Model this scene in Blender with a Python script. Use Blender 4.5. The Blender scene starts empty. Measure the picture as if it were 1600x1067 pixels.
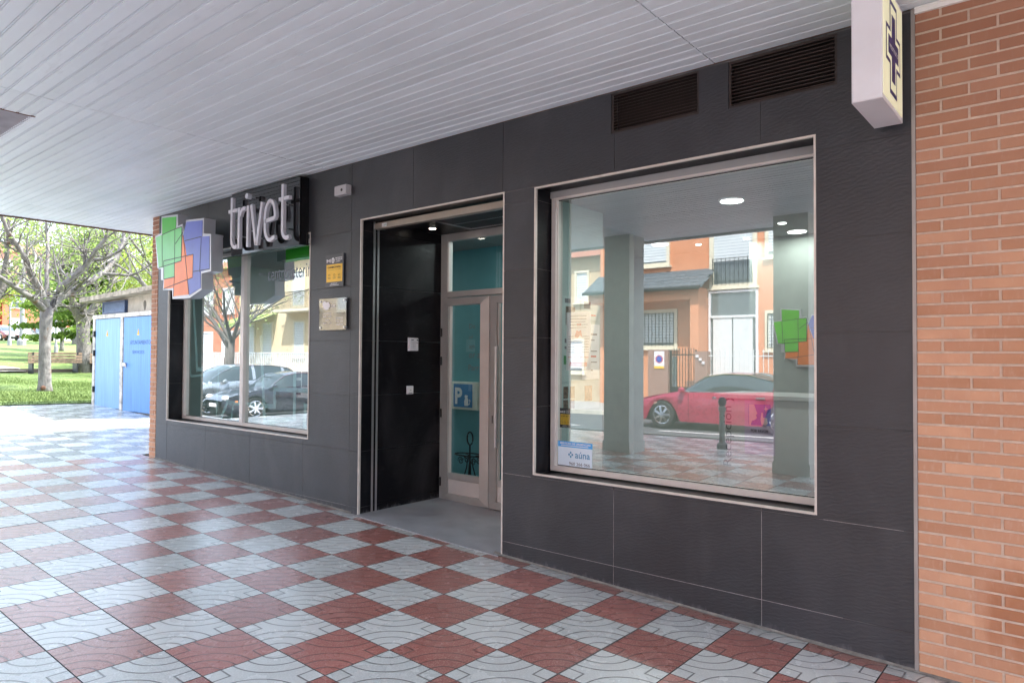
import bpy, bmesh, math, random
import numpy as np
from mathutils import Vector, Matrix
R = math.radians
random.seed(7); rng = np.random.default_rng(7)
S = bpy.context.scene; COL = S.collection
# ------------------------------------------------------------------ camera, world, sun
cd = bpy.data.cameras.new('camera'); cam = bpy.data.objects.new('camera', cd); COL.objects.link(cam); S.camera = cam
YAW, PIT, ROL, FPX, CH, CD = .6892, .0221, .0064, 1087.24, 1.6425, 4.1706
F = Vector((-math.sin(YAW)*math.cos(PIT), math.cos(YAW)*math.cos(PIT), math.sin(PIT)))
Rt = Vector((math.cos(YAW), math.sin(YAW), 0)); U = Rt.cross(F)
R2 = Rt*math.cos(ROL)+U*math.sin(ROL); U2 = U*math.cos(ROL)-Rt*math.sin(ROL)
M = Matrix((R2, U2, -F)).transposed().to_4x4(); M.translation = (0, -CD, CH); cam.matrix_world = M
cd.sensor_width = 36; cd.lens = FPX/1600*36; cd.clip_end = 1500; cd.clip_start = .05
S.view_settings.view_transform = 'Standard'; S.view_settings.look = 'None'; S.view_settings.gamma = 1
S.view_settings.exposure = 2.2; S.view_settings.use_curve_mapping = False
W = bpy.data.worlds.new('World'); S.world = W; W.use_nodes = True
SUN_EL, SUN_AZ = R(57), R(28)          # azimuth from +y towards +x
nt = W.node_tree; sky = nt.nodes.new('ShaderNodeTexSky'); sky.sky_type = 'NISHITA'; sky.sun_disc = False
sky.sun_elevation = SUN_EL; sky.sun_rotation = SUN_AZ; sky.dust_density = 2.5; sky.air_density = 1.0; sky.ozone_density = 1
mixw = nt.nodes.new('ShaderNodeMixRGB'); mixw.inputs[0].default_value = .38; mixw.inputs[2].default_value = (9.4, 11.0, 13.2, 1)
nt.links.new(sky.outputs[0], mixw.inputs[1]); nt.links.new(mixw.outputs[0], nt.nodes['Background'].inputs[0])
nt.nodes['Background'].inputs[1].default_value = .14
sd = bpy.data.lights.new('sun', 'SUN'); sd.energy = 3.6; sd.angle = R(.6); sd.color = (1, .975, .93)
so = bpy.data.objects.new('sun', sd); COL.objects.link(so)
sdir = Vector((math.sin(SUN_AZ)*math.cos(SUN_EL), math.cos(SUN_AZ)*math.cos(SUN_EL), math.sin(SUN_EL)))
so.rotation_euler = sdir.to_track_quat('Z', 'Y').to_euler(); so.location = sdir*60

# ------------------------------------------------------------------ helpers
def sock(n, i): return n.inputs[i]
class NT:
    def __init__(s, name):
        s.m = bpy.data.materials.new(name); s.m.use_nodes = True; s.t = s.m.node_tree; s.b = s.t.nodes['Principled BSDF']; s.out = s.t.nodes['Material Output']
    def n(s, typ, **k):
        x = s.t.nodes.new('ShaderNode'+typ)
        for a, b in k.items(): setattr(x, a, b)
        return x
    def l(s, a, b): s.t.links.new(a, b)
    def math(s, op, a, b=None, c=None, clamp=False):
        x = s.n('Math', operation=op, use_clamp=clamp)
        for i, v in enumerate((a, b, c)):
            if v is None: continue
            if isinstance(v, (int, float)): x.inputs[i].default_value = v
            else: s.l(v, x.inputs[i])
        return x.outputs[0]
    def noise(s, scale, detail=3, vec=None, rough=.55, dist=0):
        x = s.n('TexNoise'); x.inputs['Scale'].default_value = scale; x.inputs['Detail'].default_value = detail; x.inputs['Roughness'].default_value = rough; x.inputs['Distortion'].default_value = dist
        if vec is not None: s.l(vec, x.inputs['Vector'])
        return x.outputs['Fac']
    def coord(s, kind='Object', scale=None):
        c = s.n('TexCoord').outputs[kind]
        if scale is not None:
            mp = s.n('Mapping'); mp.inputs['Scale'].default_value = scale; s.l(c, mp.inputs['Vector']); c = mp.outputs[0]
        return c
    def pos(s, scale=(1, 1, 1)):
        g = s.n('NewGeometry').outputs['Position']; mp = s.n('Mapping'); mp.inputs['Scale'].default_value = scale; s.l(g, mp.inputs['Vector']); return mp.outputs[0]
    def mix(s, f, a, b, mode='MIX'):
        x = s.n('MixRGB', blend_type=mode)
        for i, v in enumerate((f, a, b)):
            if isinstance(v, (int, float)): x.inputs[i].default_value = v
            elif isinstance(v, tuple): x.inputs[i].default_value = (*v[:3], 1)
            else: s.l(v, x.inputs[i])
        return x.outputs[0]
    def ramp(s, f, a, b):
        x = s.n('MapRange'); x.inputs[1].default_value = a; x.inputs[2].default_value = b; s.l(f, x.inputs[0]); return x.outputs[0]
    def bump(s, h, strength=.3, dist=.01):
        x = s.n('Bump'); x.inputs['Strength'].default_value = strength; x.inputs['Distance'].default_value = dist; s.l(h, x.inputs['Height']); s.l(x.outputs[0], s.b.inputs['Normal']); return x
    def rnd(s): return s.n('ObjectInfo').outputs['Random']
    def set(s, rough=None, metal=None, spec=None, coat=None):
        if rough is not None: s.b.inputs['Roughness'].default_value = rough
        if metal is not None: s.b.inputs['Metallic'].default_value = metal
        if spec is not None: s.b.inputs['Specular IOR Level'].default_value = spec
        if coat is not None: s.b.inputs['Coat Weight'].default_value = coat; s.b.inputs['Coat Roughness'].default_value = .05
def pm(name, col, rough=.6, metal=0, var=.12, vs=6, bump=0, bs=60, bd=.003, spec=.5, coat=0, rv=.0, stretch=(1, 1, 1)):
    k = NT(name); k.set(rough, metal, spec, coat)
    v = k.pos(stretch)
    f = k.ramp(k.noise(vs, 5, v), .3, .7)
    lo = tuple(c*(1-var) for c in col); hi = tuple(min(1, c*(1+var)) for c in col)
    c = k.mix(f, lo, hi)
    if rv:
        r = k.rnd(); c2 = k.mix(1, c, k.mix(r, (1-rv,)*3, (1+rv,)*3), 'MULTIPLY'); c = c2
    k.l(c, k.b.inputs['Base Color'])
    rr = k.math('MULTIPLY_ADD', k.noise(vs*2.3, 3, v), .25*rough, rough*.87); k.l(rr, k.b.inputs['Roughness'])
    if bump: k.bump(k.noise(bs, 4, v), bump, bd)
    return k.m
def emi(name, col, st):
    k = NT(name); k.b.inputs['Base Color'].default_value = (*col, 1); k.b.inputs['Emission Color'].default_value = (*col, 1); k.b.inputs['Emission Strength'].default_value = st; return k.m

class MB:
    def __init__(s): s.v = []; s.f = []; s.mi = []; s.uv = {}
    def face(s, pts, mi=0, uv=None):
        b = len(s.v); s.v += [tuple(p) for p in pts]; s.f.append(tuple(range(b, b+len(pts)))); s.mi.append(mi)
        if uv: s.uv[len(s.f)-1] = uv
        return s
    def mesh(s, vs, fs, mi=0):
        b = len(s.v); s.v += [tuple(p) for p in vs]
        for f in fs: s.f.append(tuple(b+i for i in f)); s.mi.append(mi)
        return s
    def box(s, x0, x1, y0, y1, z0, z1, mi=0, M=None):
        vs = [Vector(p) for p in ((x0,y0,z0),(x1,y0,z0),(x1,y1,z0),(x0,y1,z0),(x0,y0,z1),(x1,y0,z1),(x1,y1,z1),(x0,y1,z1))]
        if M is not None: vs = [M @ p for p in vs]
        return s.mesh(vs, [(0,3,2,1),(4,5,6,7),(0,1,5,4),(1,2,6,5),(2,3,7,6),(3,0,4,7)], mi)
    def cbox(s, x0, x1, y0, y1, z0, z1, c, mi=0):     # box with chamfered front (-y) edges
        vs = [(x0+c,y0,z0+c),(x1-c,y0,z0+c),(x1-c,y0,z1-c),(x0+c,y0,z1-c),(x0,y0+c,z0),(x1,y0+c,z0),(x1,y0+c,z1),(x0,y0+c,z1),(x0,y1,z0),(x1,y1,z0),(x1,y1,z1),(x0,y1,z1)]
        return s.mesh(vs, [(0,1,2,3),(0,4,5,1),(1,5,6,2),(2,6,7,3),(3,7,4,0),(4,8,9,5),(5,9,10,6),(6,10,11,7),(7,11,8,4),(8,11,10,9)], mi)
    def prism_y(s, poly, y0, y1, mi=0, mside=None):      # poly in (x,z); front at y0 (towards -y)
        n = len(poly); a = sum(poly[i][0]*poly[(i+1)%n][1]-poly[(i+1)%n][0]*poly[i][1] for i in range(n))
        if a < 0: poly = poly[::-1]
        b = len(s.v); s.v += [(p[0], y0, p[1]) for p in poly]+[(p[0], y1, p[1]) for p in poly]
        s.f.append(tuple(range(b, b+n))); s.mi.append(mi); s.f.append(tuple(range(b+2*n-1, b+n-1, -1))); s.mi.append(mi)
        for i in range(n): s.f.append((b+i, b+n+i, b+n+(i+1)%n, b+(i+1)%n)); s.mi.append(mi if mside is None else mside)
        return s
    def tube(s, pts, rad, n=8, mi=0, cap=True):
        pts = [Vector(p) for p in pts]
        if not hasattr(rad, '__len__'): rad = [rad]*len(pts)
        b = len(s.v); up = Vector((0, 0, 1))
        for i, p in enumerate(pts):
            t = (pts[min(i+1, len(pts)-1)]-pts[max(i-1, 0)]).normalized()
            a = t.cross(up if abs(t.z) < .9 else Vector((1, 0, 0))).normalized(); c = t.cross(a)
            for k in range(n):
                an = 2*math.pi*k/n; s.v.append(tuple(p+(a*math.cos(an)+c*math.sin(an))*rad[i]))
        for i in range(len(pts)-1):
            for k in range(n):
                s.f.append((b+i*n+k, b+i*n+(k+1)%n, b+(i+1)*n+(k+1)%n, b+(i+1)*n+k)); s.mi.append(mi)
        if cap:
            s.f.append(tuple(b+k for k in range(n-1, -1, -1))); s.mi.append(mi)
            e = b+(len(pts)-1)*n; s.f.append(tuple(e+k for k in range(n))); s.mi.append(mi)
        return s
    def lathe(s, prof, c=(0, 0, 0), n=20, mi=0, axis='z'):
        b = len(s.v)
        for r, z in prof:
            for k in range(n):
                a = 2*math.pi*k/n; x, y = r*math.cos(a), r*math.sin(a)
                p = (x, y, z) if axis == 'z' else ((x, z, y) if axis == 'y' else (z, x, y))
                s.v.append((c[0]+p[0], c[1]+p[1], c[2]+p[2]))
        for i in range(len(prof)-1):
            for k in range(n):
                s.f.append((b+i*n+k, b+i*n+(k+1)%n, b+(i+1)*n+(k+1)%n, b+(i+1)*n+k)); s.mi.append(mi)
        s.f.append(tuple(b+k for k in range(n-1, -1, -1))); s.mi.append(mi)
        e = b+(len(prof)-1)*n; s.f.append(tuple(e+k for k in range(n))); s.mi.append(mi)
        return s
    def build(s, name, mats, parent=None, smooth=False, fixn=False, label=None):
        o0 = ORG.get(parent.name, Vector((0, 0, 0))) if parent else Vector((0, 0, 0))
        me = bpy.data.meshes.new(name); me.from_pydata([(x-o0[0], y-o0[1], z-o0[2]) for x, y, z in s.v], [], s.f)
        if not isinstance(mats, (list, tuple)): mats = [mats]
        for m in mats: me.materials.append(m)
        me.polygons.foreach_set('material_index', s.mi)
        if s.uv:
            ul = me.uv_layers.new(name='UVMap')
            for fi, uv in s.uv.items():
                for li, q in zip(me.polygons[fi].loop_indices, uv): ul.data[li].uv = q
        if fixn:
            bm = bmesh.new(); bm.from_mesh(me); bmesh.ops.remove_doubles(bm, verts=bm.verts, dist=1e-5); bmesh.ops.recalc_face_normals(bm, faces=bm.faces); bm.to_mesh(me); bm.free()
        if smooth: me.polygons.foreach_set('use_smooth', [True]*len(me.polygons))
        o = bpy.data.objects.new(name, me); COL.objects.link(o)
        if parent: o.parent = parent; ORG[o.name] = o0
        if label: o['label'] = label
        return o
ORG = {}
def tag(o, label, cat, group=None):
    o['label'] = label; o['category'] = cat
    if group: o['group'] = group
    return o
def thing(name, label, cat, loc=(0, 0, 0), rz=0, group=None, local=False):
    o = bpy.data.objects.new(name, None); COL.objects.link(o); o.location = loc; o.rotation_euler = (0, 0, rz); o.empty_display_size = .1
    ORG[o.name] = Vector((0, 0, 0)) if local else Vector(loc)
    return tag(o, label, cat, group)
def struct(o): o['kind'] = 'structure'; return o
def stuff(o): o['kind'] = 'stuff'; return o
def inst(o, name, parent, loc, rot=(0, 0, 0)):
    c = bpy.data.objects.new(name, o if isinstance(o, bpy.types.Mesh) else o.data); COL.objects.link(c); c.parent = parent; c.location = loc; c.rotation_euler = rot; return c
def copy_tree(o, parent=None):
    c = o.copy(); COL.objects.link(c); c.parent = parent
    if parent: c.matrix_parent_inverse = o.matrix_parent_inverse.copy()
    for ch in list(o.children): copy_tree(ch, c)
    return c
def text(name, s, org, right, up, mat, parent=None, h=None, w=None, ext=.0015, align='LEFT', bold=0, spacing=1):
    """flat lettering; org = baseline start, h = cap-box height, w = width"""
    cu = bpy.data.curves.new(name, 'FONT'); cu.body = s; cu.size = 1; cu.extrude = 0; cu.offset = bold; cu.resolution_u = 3; cu.space_character = spacing
    ob = bpy.data.objects.new(name, cu); COL.objects.link(ob)
    dg = bpy.context.evaluated_depsgraph_get(); me = bpy.data.meshes.new_from_object(ob.evaluated_get(dg))
    bpy.data.objects.remove(ob)
    co = np.empty(len(me.vertices)*3); me.vertices.foreach_get('co', co); co = co.reshape(-1, 3)
    mn, mx = co.min(0), co.max(0)
    sy = (h/(mx[1]-min(0, mn[1]))) if h else None; sx = (w/(mx[0]-mn[0])) if w else sy
    if sy is None: sy = sx
    x0 = mn[0] if align == 'LEFT' else ((mn[0]+mx[0])/2 if align == 'CENTER' else mx[0])
    right = Vector(right).normalized(); up = Vector(up).normalized(); nrm = right.cross(up)
    o0 = Vector(org)-(ORG.get(parent.name, Vector((0,0,0))) if parent else Vector((0,0,0)))
    base = [o0+right*float((c[0]-x0)*sx)+up*float(c[1]*sy) for c in co]
    bm = bmesh.new(); bm.from_mesh(me); bm.verts.ensure_lookup_table()
    for v, p in zip(bm.verts, base): v.co = p
    bmesh.ops.recalc_face_normals(bm, faces=bm.faces)
    for f in bm.faces:
        if f.normal.dot(nrm) < 0: f.normal_flip()
    if ext > .002:
        bmesh.ops.remove_doubles(bm, verts=bm.verts, dist=1e-5)
        r = bmesh.ops.extrude_face_region(bm, geom=bm.faces[:])
        for g in r['geom']:
            if isinstance(g, bmesh.types.BMVert): g.co = g.co+nrm*ext
        bmesh.ops.recalc_face_normals(bm, faces=bm.faces)
    else:
        for v in bm.verts: v.co = v.co+nrm*ext
    bm.to_mesh(me); bm.free(); me.materials.clear(); me.materials.append(mat)
    o = bpy.data.objects.new(name, me); COL.objects.link(o)
    if parent: o.parent = parent; ORG[o.name] = ORG.get(parent.name, Vector((0,0,0)))
    return o
XR, ZU = (1, 0, 0), (0, 0, 1)
def fz(x, y): return -.0272*x-.017*y

# ------------------------------------------------------------------ materials
def slab_mat(name, base, rough, ripple):
    k = NT(name); v = k.pos()
    n1 = k.noise(2.2, 6, v); n2 = k.noise(14, 5, k.pos((1, 1, 3)))
    c = k.mix(k.ramp(n1, .3, .7), tuple(b*.8 for b in base), tuple(b*1.25 for b in base))
    c = k.mix(k.math('MULTIPLY', k.ramp(n2, .58, .8), .12), c, (.12, .115, .12))
    c = k.mix(1, c, k.mix(k.rnd(), (.82, .82, .82), (1.16, 1.15, 1.16)), 'MULTIPLY')
    c = k.mix(k.math('MULTIPLY', k.ramp(k.noise(1.2, 6, k.pos((1, 1, .5)), dist=1.5), .5, .8), .35), c, (.085, .083, .085))
    # lime dust creeping up from the pavement
    geo = k.n('NewGeometry').outputs['Position']; sp = k.n('SeparateXYZ'); k.l(geo, sp.inputs[0])
    hh = k.math('MULTIPLY_ADD', sp.outputs[0], .0272, sp.outputs[2])
    d = k.math('SUBTRACT', k.math('MULTIPLY_ADD', k.noise(26, 6, k.pos((1, 1, .35))), .16, -.05), hh)
    dm = k.ramp(d, .0, .05); 
    c = k.mix(k.math('MULTIPLY', dm, .42), c, (.2, .2, .21))
    k.l(c, k.b.inputs['Base Color'])
    w = k.n('TexWave', wave_type='BANDS', bands_direction='Z'); w.inputs['Scale'].default_value = 7; w.inputs['Distortion'].default_value = 9; w.inputs['Detail'].default_value = 3; w.inputs['Detail Scale'].default_value = 1.6
    mp = k.n('Mapping'); mp.inputs['Rotation'].default_value = (0, R(24), 0); mp.inputs['Scale'].default_value = (1.1, 1, 1.9); k.l(geo, mp.inputs[0]); k.l(mp.outputs[0], w.inputs[0])
    h = k.math('ADD', k.math('MULTIPLY', w.outputs['Fac'], .24), k.math('MULTIPLY', k.noise(32, 5, k.pos((1, 1, 2.6))), .9))
    k.bump(h, ripple, .006)
    k.l(k.math('MULTIPLY_ADD', n2, .2, rough-.08), k.b.inputs['Roughness'])
    return k.m
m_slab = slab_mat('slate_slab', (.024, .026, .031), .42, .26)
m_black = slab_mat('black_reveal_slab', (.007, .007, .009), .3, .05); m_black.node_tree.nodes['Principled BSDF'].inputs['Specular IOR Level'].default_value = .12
m_grout = pm('pale_grout', (.3, .29, .28), .9, var=.35, vs=30)
m_gdark = pm('dark_grout', (.09, .085, .085), .9, var=.6, vs=9)
m_trim = pm('champagne_trim', (.58, .53, .48), .42, .2, var=.1, vs=12)
m_frame = pm('champagne_aluminium', (.6, .57, .54), .4, .2, var=.06, vs=5)
m_fdark = pm('door_aluminium', (.42, .415, .395), .36, .3, var=.08, vs=5)
m_white = pm('white_plastic', (.72, .71, .73), .35, var=.04)
m_wpaint = pm('white_paint', (.75, .74, .72), .5, var=.06)
m_steel = pm('brushed_steel', (.55, .55, .57), .3, .9, var=.08)
m_dark = pm('black_metal', (.015, .015, .016), .4, .3, var=.2)
m_rubber = pm('tyre_rubber', (.02, .02, .02), .8, var=.2)
m_chrome = pm('chrome', (.75, .75, .76), .08, 1, var=.03)
def strip_mat():
    k = NT('soffit_enamel'); v = k.pos()
    c = k.mix(k.ramp(k.noise(1.3, 5, v), .3, .7), (.74, .785, .81), (.8, .84, .86))
    c = k.mix(1, c, k.mix(k.rnd(), (.94, .94, .94), (1.04, 1.04, 1.05)), 'MULTIPLY')
    st = k.ramp(k.noise(9, 6, k.pos((.35, 2, 1))), .62, .8); c = k.mix(k.math('MULTIPLY', st, .22), c, (.3, .29, .27))
    k.l(c, k.b.inputs['Base Color']); k.set(rough=.42); k.bump(k.noise(3, 2, v), .12, .01); return k.m
m_strip = strip_mat()
m_rust = pm('rusted_edge', (.16, .075, .04), .85, var=.6, vs=18, bump=.4, bs=90)
def brick_mat():
    k = NT('orange_brick'); v = k.pos(); r = k.rnd()
    c = k.mix(r, (.4, .19, .1), (.64, .36, .22))
    c = k.mix(k.ramp(k.noise(5, 5, v), .35, .75), c, (.5, .26, .16))
    n = k.noise(60, 5, k.pos((1, 1, .3))); c = k.mix(k.math('MULTIPLY', k.ramp(n, .55, .75), .3), c, (.6, .43, .33))
    # shade towards the soffit painted into the colour of the upper courses
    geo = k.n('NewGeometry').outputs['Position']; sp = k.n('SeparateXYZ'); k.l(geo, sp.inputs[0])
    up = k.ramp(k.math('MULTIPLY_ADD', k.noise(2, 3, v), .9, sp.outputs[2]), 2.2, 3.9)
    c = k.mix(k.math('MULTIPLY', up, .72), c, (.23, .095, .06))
    # rust-brown water stain low on the wall
    dx = k.math('MULTIPLY', k.math('ADD', sp.outputs[0], .28), 6); dz = k.math('MULTIPLY', k.math('ADD', sp.outputs[2], -.38), 3.6)
    rr = k.math('SQRT', k.math('ADD', k.math('MULTIPLY', dx, dx), k.math('MULTIPLY', dz, dz)))
    st = k.math('SUBTRACT', 1.0, k.math('ADD', rr, k.math('MULTIPLY_ADD', k.noise(9, 6, k.pos((1, 1, .3))), 1.5, -.75)), clamp=True)
    c = k.mix(k.math('MULTIPLY', k.ramp(st, .05, .6), .65), c, (.3, .1, .035))
    k.l(c, k.b.inputs['Base Color']); k.set(rough=.85); k.bump(k.noise(120, 5, v), .5, .004); return k.m
m_brick = brick_mat()
m_mortar = pm('brick_mortar', (.55, .43, .34), .95, var=.15, vs=25, bump=.6, bs=150, bd=.004)
m_mortg = pm('mortar_grey', (.2, .185, .165), .95, var=.3, vs=25, bump=.6, bs=150)
def glass_mat(name, tint=(.78, .9, .88), ior=1.85, mul=2.9, bump=0.0):
    k = NT(name); k.t.nodes.remove(k.b)
    fr = k.n('Fresnel'); fr.inputs[0].default_value = ior
    g = k.n('BsdfGlossy'); g.inputs['Roughness'].default_value = 0; g.inputs['Color'].default_value = (.97, .99, .99, 1)
    if bump:
        b = k.n('Bump'); b.inputs['Strength'].default_value = bump; b.inputs['Distance'].default_value = .01; k.l(k.noise(1.1, 1, k.pos()), b.inputs['Height']); k.l(b.outputs[0], g.inputs['Normal'])
    t = k.n('BsdfTransparent'); t.inputs['Color'].default_value = (*tint, 1)
    t2 = k.n('BsdfTransparent')
    mx = k.n('MixShader'); k.l(k.math('MULTIPLY', fr.outputs[0], mul, clamp=True), mx.inputs[0]); k.l(t.outputs[0], mx.inputs[1]); k.l(g.outputs[0], mx.inputs[2])
    m2 = k.n('MixShader'); k.l(k.n('NewGeometry').outputs['Backfacing'], m2.inputs[0]); k.l(mx.outputs[0], m2.inputs[1]); k.l(t2.outputs[0], m2.inputs[2])
    k.l(m2.outputs[0], k.out.inputs['Surface']); return k.m
m_glass = glass_mat('window_glass')
m_glassd = glass_mat('door_glass', (.72, .86, .88), 1.5, 1.6)
m_acryl = glass_mat('acrylic', (.93, .95, .95), 1.5, 1.6)
m_carglass = pm('car_glass', (.03, .045, .05), .04, 0, var=.2, spec=1)
def tile_mat(name, ca, cb, speck, groove, rough):
    k = NT(name); uv = k.n('UVMap').outputs[0]; sp = k.n('SeparateXYZ'); k.l(uv, sp.inputs[0]); u, v = sp.outputs[0], sp.outputs[1]
    iu = k.math('SUBTRACT', 1.0, u); iv = k.math('SUBTRACT', 1.0, v)
    def ring(a, b, r): 
        d = k.math('SQRT', k.math('ADD', k.math('MULTIPLY', a, a), k.math('MULTIPLY', b, b)))
        return k.math('ABSOLUTE', k.math('SUBTRACT', d, r))
    def sq(a, b, r): return k.math('ABSOLUTE', k.math('SUBTRACT', k.math('MAXIMUM', a, b), r))
    ds = [ring(u, v, r) for r in (.22, .42, .62)]+[ring(iu, iv, r) for r in (.22, .42, .62)]+[sq(iu, v, .22), sq(u, iv, .22)]
    d = ds[0]
    for e in ds[1:]: d = k.math('MINIMUM', d, e)
    gm = k.math('SUBTRACT', 1.0, k.ramp(d, .008, .015))
    ps = k.pos(); c = k.mix(k.ramp(k.noise(3, 5, ps), .3, .7), ca, cb)
    c = k.mix(1, c, k.mix(k.rnd(), (.82, .83, .83), (1.12, 1.11, 1.11)), 'MULTIPLY')
    gum = k.n('TexVoronoi'); gum.inputs['Scale'].default_value = 3.1; k.l(ps, gum.inputs['Vector']); c = k.mix(k.math('MULTIPLY', k.math('SUBTRACT', 1.0, k.ramp(gum.outputs['Distance'], .03, .05)), .45), c, (.12, .11, .1))
    vo = k.n('TexVoronoi'); vo.inputs['Scale'].default_value = 190; k.l(ps, vo.inputs['Vector'])
    sf = k.math('MULTIPLY', k.ramp(vo.outputs['Color'], .4, .9), .6)
    c = k.mix(sf, c, speck)
    dirt = k.ramp(k.noise(1.1, 6, ps), .5, .75); c = k.mix(k.math('MULTIPLY', dirt, .1), c, (.17, .16, .15))
    sp2 = k.ramp(k.noise(23, 4, ps), .7, .78); c = k.mix(k.math('MULTIPLY', sp2, .3), c, (.1, .09, .08))
    # dirt gathered along the foot of the wall
    sy = k.n('SeparateXYZ'); k.l(ps, sy.inputs[0]); wd = k.ramp(k.math('MULTIPLY_ADD', k.noise(12, 5, ps), .22, sy.outputs[1]), -.12, .08)
    c = k.mix(k.math('MULTIPLY', wd, .45), c, (.16, .14, .11))
    c = k.mix(k.math('MULTIPLY', gm, .8), c, groove); k.l(c, k.b.inputs['Base Color'])
    rg = k.math('MULTIPLY_ADD', k.noise(6, 4, ps),   .08, rough-.04); k.set(spec=.8); k.b.inputs['Coat Weight'].default_value = .55; k.b.inputs['Coat Roughness'].default_value = .36; k.b.inputs['Coat IOR'].default_value = 1.6; k.l(rg, k.b.inputs['Roughness'])
    h = k.math('SUBTRACT', k.math('MULTIPLY', k.noise(150, 3, ps), .12), k.math('MULTIPLY', gm, 1.0)); k.bump(h, .7, .004)
    return k.m
m_tred = tile_mat('red_terrazzo', (.36, .115, .095), (.43, .15, .125), (.6, .36, .3), (.12, .065, .06), .27)
m_twht = tile_mat('white_terrazzo', (.6, .62, .6), (.68, .7, .68), (.8, .82, .8), (.1, .095, .095), .27)
m_tgry = tile_mat('grey_terrazzo', (.2, .215, .235), (.25, .265, .285), (.38, .4, .42), (.13, .13, .13), .27)
m_bed = pm('tile_bed', (.1, .095, .09), .95, var=.5, vs=14)
def grass_mat():
    k = NT('grass'); v = k.pos()
    c = k.mix(k.ramp(k.noise(.35, 4, v), .35, .65), (.16, .22, .06), (.22, .29, .1)); c = k.mix(k.ramp(k.noise(30, 4, v), .3, .75), c, (.08, .13, .03))
    c = k.mix(k.math('MULTIPLY', k.ramp(k.noise(2.2, 5, v), .6, .8), .4), c, (.2, .19, .07))
    k.l(c, k.b.inputs['Base Color']); k.set(rough=.8, spec=.2); k.bump(k.noise(40, 4, v), .9, .05); return k.m
m_grass = grass_mat()
m_asph = pm('asphalt', (.075, .075, .08), .85, var=.25, vs=3, bump=.5, bs=200)
m_conc = pm('concrete', (.42, .39, .33), .9, var=.2, vs=5, bump=.5, bs=50)
m_bark = pm('pale_bark', (.12, .105, .095), .9, var=.45, vs=16, bump=.9, bs=40, bd=.03, stretch=(1, 1, .4))
m_bark2 = pm('grey_bark', (.15, .135, .12), .9, var=.4, vs=16, bump=.8, bs=30, bd=.03, stretch=(1, 1, .4))
def leaf_mat(name, a, b):
    k = NT(name); g = k.pos(); c = k.mix(k.ramp(k.noise(.9, 4, g), .35, .65), a, b); c = k.mix(k.ramp(k.noise(9, 2, g), .3, .7), c, tuple(x*1.35 for x in b)); k.l(c, k.b.inputs['Base Color']); k.set(rough=.6, spec=.3)
    tr = k.n('BsdfTranslucent'); k.l(c, tr.inputs[0]); mx = k.n('MixShader'); mx.inputs[0].default_value = .45; k.l(k.b.outputs[0], mx.inputs[1]); k.l(tr.outputs[0], mx.inputs[2]); k.l(mx.outputs[0], k.out.inputs[0]); return k.m
m_leaf = leaf_mat('spring_leaf', (.16, .22, .05), (.24, .31, .09))
m_leafd = leaf_mat('cedar_needles', (.06, .12, .02), (.14, .22, .035))
m_leafy = leaf_mat('yellow_leaf', (.26, .32, .05), (.38, .42, .09))

# ------------------------------------------------------------------ ground
def gz(x, y):
    """ground height: sloping pavement, rising park, street falling the other way"""
    if x < -30: base = .816-.017*min(max(y, -4.5), 20)+.04*(-30-x)
    else: base = fz(x, min(max(y, -4.5), 20))
    road = max(-.62, min(.05, .0125*x))-.02
    t = min(1, max(0, (-4.5-y)/4.2)) if x > -13 else min(1, max(0, (-2.0-y)/2.6)); t = t*t*(3-2*t)
    return base*(1-t)+(road+.13)*t if t < 1 else road+.13
def grid_sheet(name, xs, ys, zf, mat):
    mb = MB(); nx, ny = len(xs), len(ys); mb.v = [(x, y, zf(x, y)) for y in ys for x in xs]
    for j in range(ny-1):
        for i in range(nx-1): mb.f.append((j*nx+i, j*nx+i+1, (j+1)*nx+i+1, (j+1)*nx+i)); mb.mi.append(0)
    return struct(mb.build(name, mat, smooth=True))
LS = lambda a, b, n: [a+(b-a)*i/(n-1) for i in range(n)]
grid_sheet('ground', LS(-420, -130, 8)+LS(-120, 60, 60)+[120, 400], [-400, -200, -100]+LS(-60, -30, 6)+LS(-28, 60, 60)+[120, 300], lambda x, y: gz(x, max(y, -30))-.28 if y > -9.5 else max(-.62, min(.05, .0125*x))-.3, pm('earth', (.14, .12, .08), .95, var=.3))
grid_sheet('park_lawn', LS(-300, -120, 8)+LS(-115, -36, 30)+LS(-34, -18.45, 32), LS(-1.8, 20, 40)+LS(21, 90, 30), lambda x, y: gz(x, y)+.02+.03*math.sin(x*.7)*math.sin(y*.9)*(x < -19.5), m_grass)
# pavement bed + street
pave = struct(bpy.data.objects.new('pavement', None)); COL.objects.link(pave); ORG[pave.name] = Vector((0, 0, 0))
def bedz(x, y): return gz(x, y)-.012
mb = MB(); bx = LS(-18.45, -13, 8)+LS(-12.9, 8, 16); by = LS(-8.8, -4.5, 10)+LS(-4, 7, 10)
mb.v = [(x, y, bedz(x, y)-(.008 if y >= -4.5 else 0)) for y in by for x in bx]
for j in range(len(by)-1):
    for i in range(len(bx)-1): mb.f.append((j*len(bx)+i, j*len(bx)+i+1, (j+1)*len(bx)+i+1, (j+1)*len(bx)+i)); mb.mi.append(0)
mb.build('paving_bed', m_bed, pave)
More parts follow.
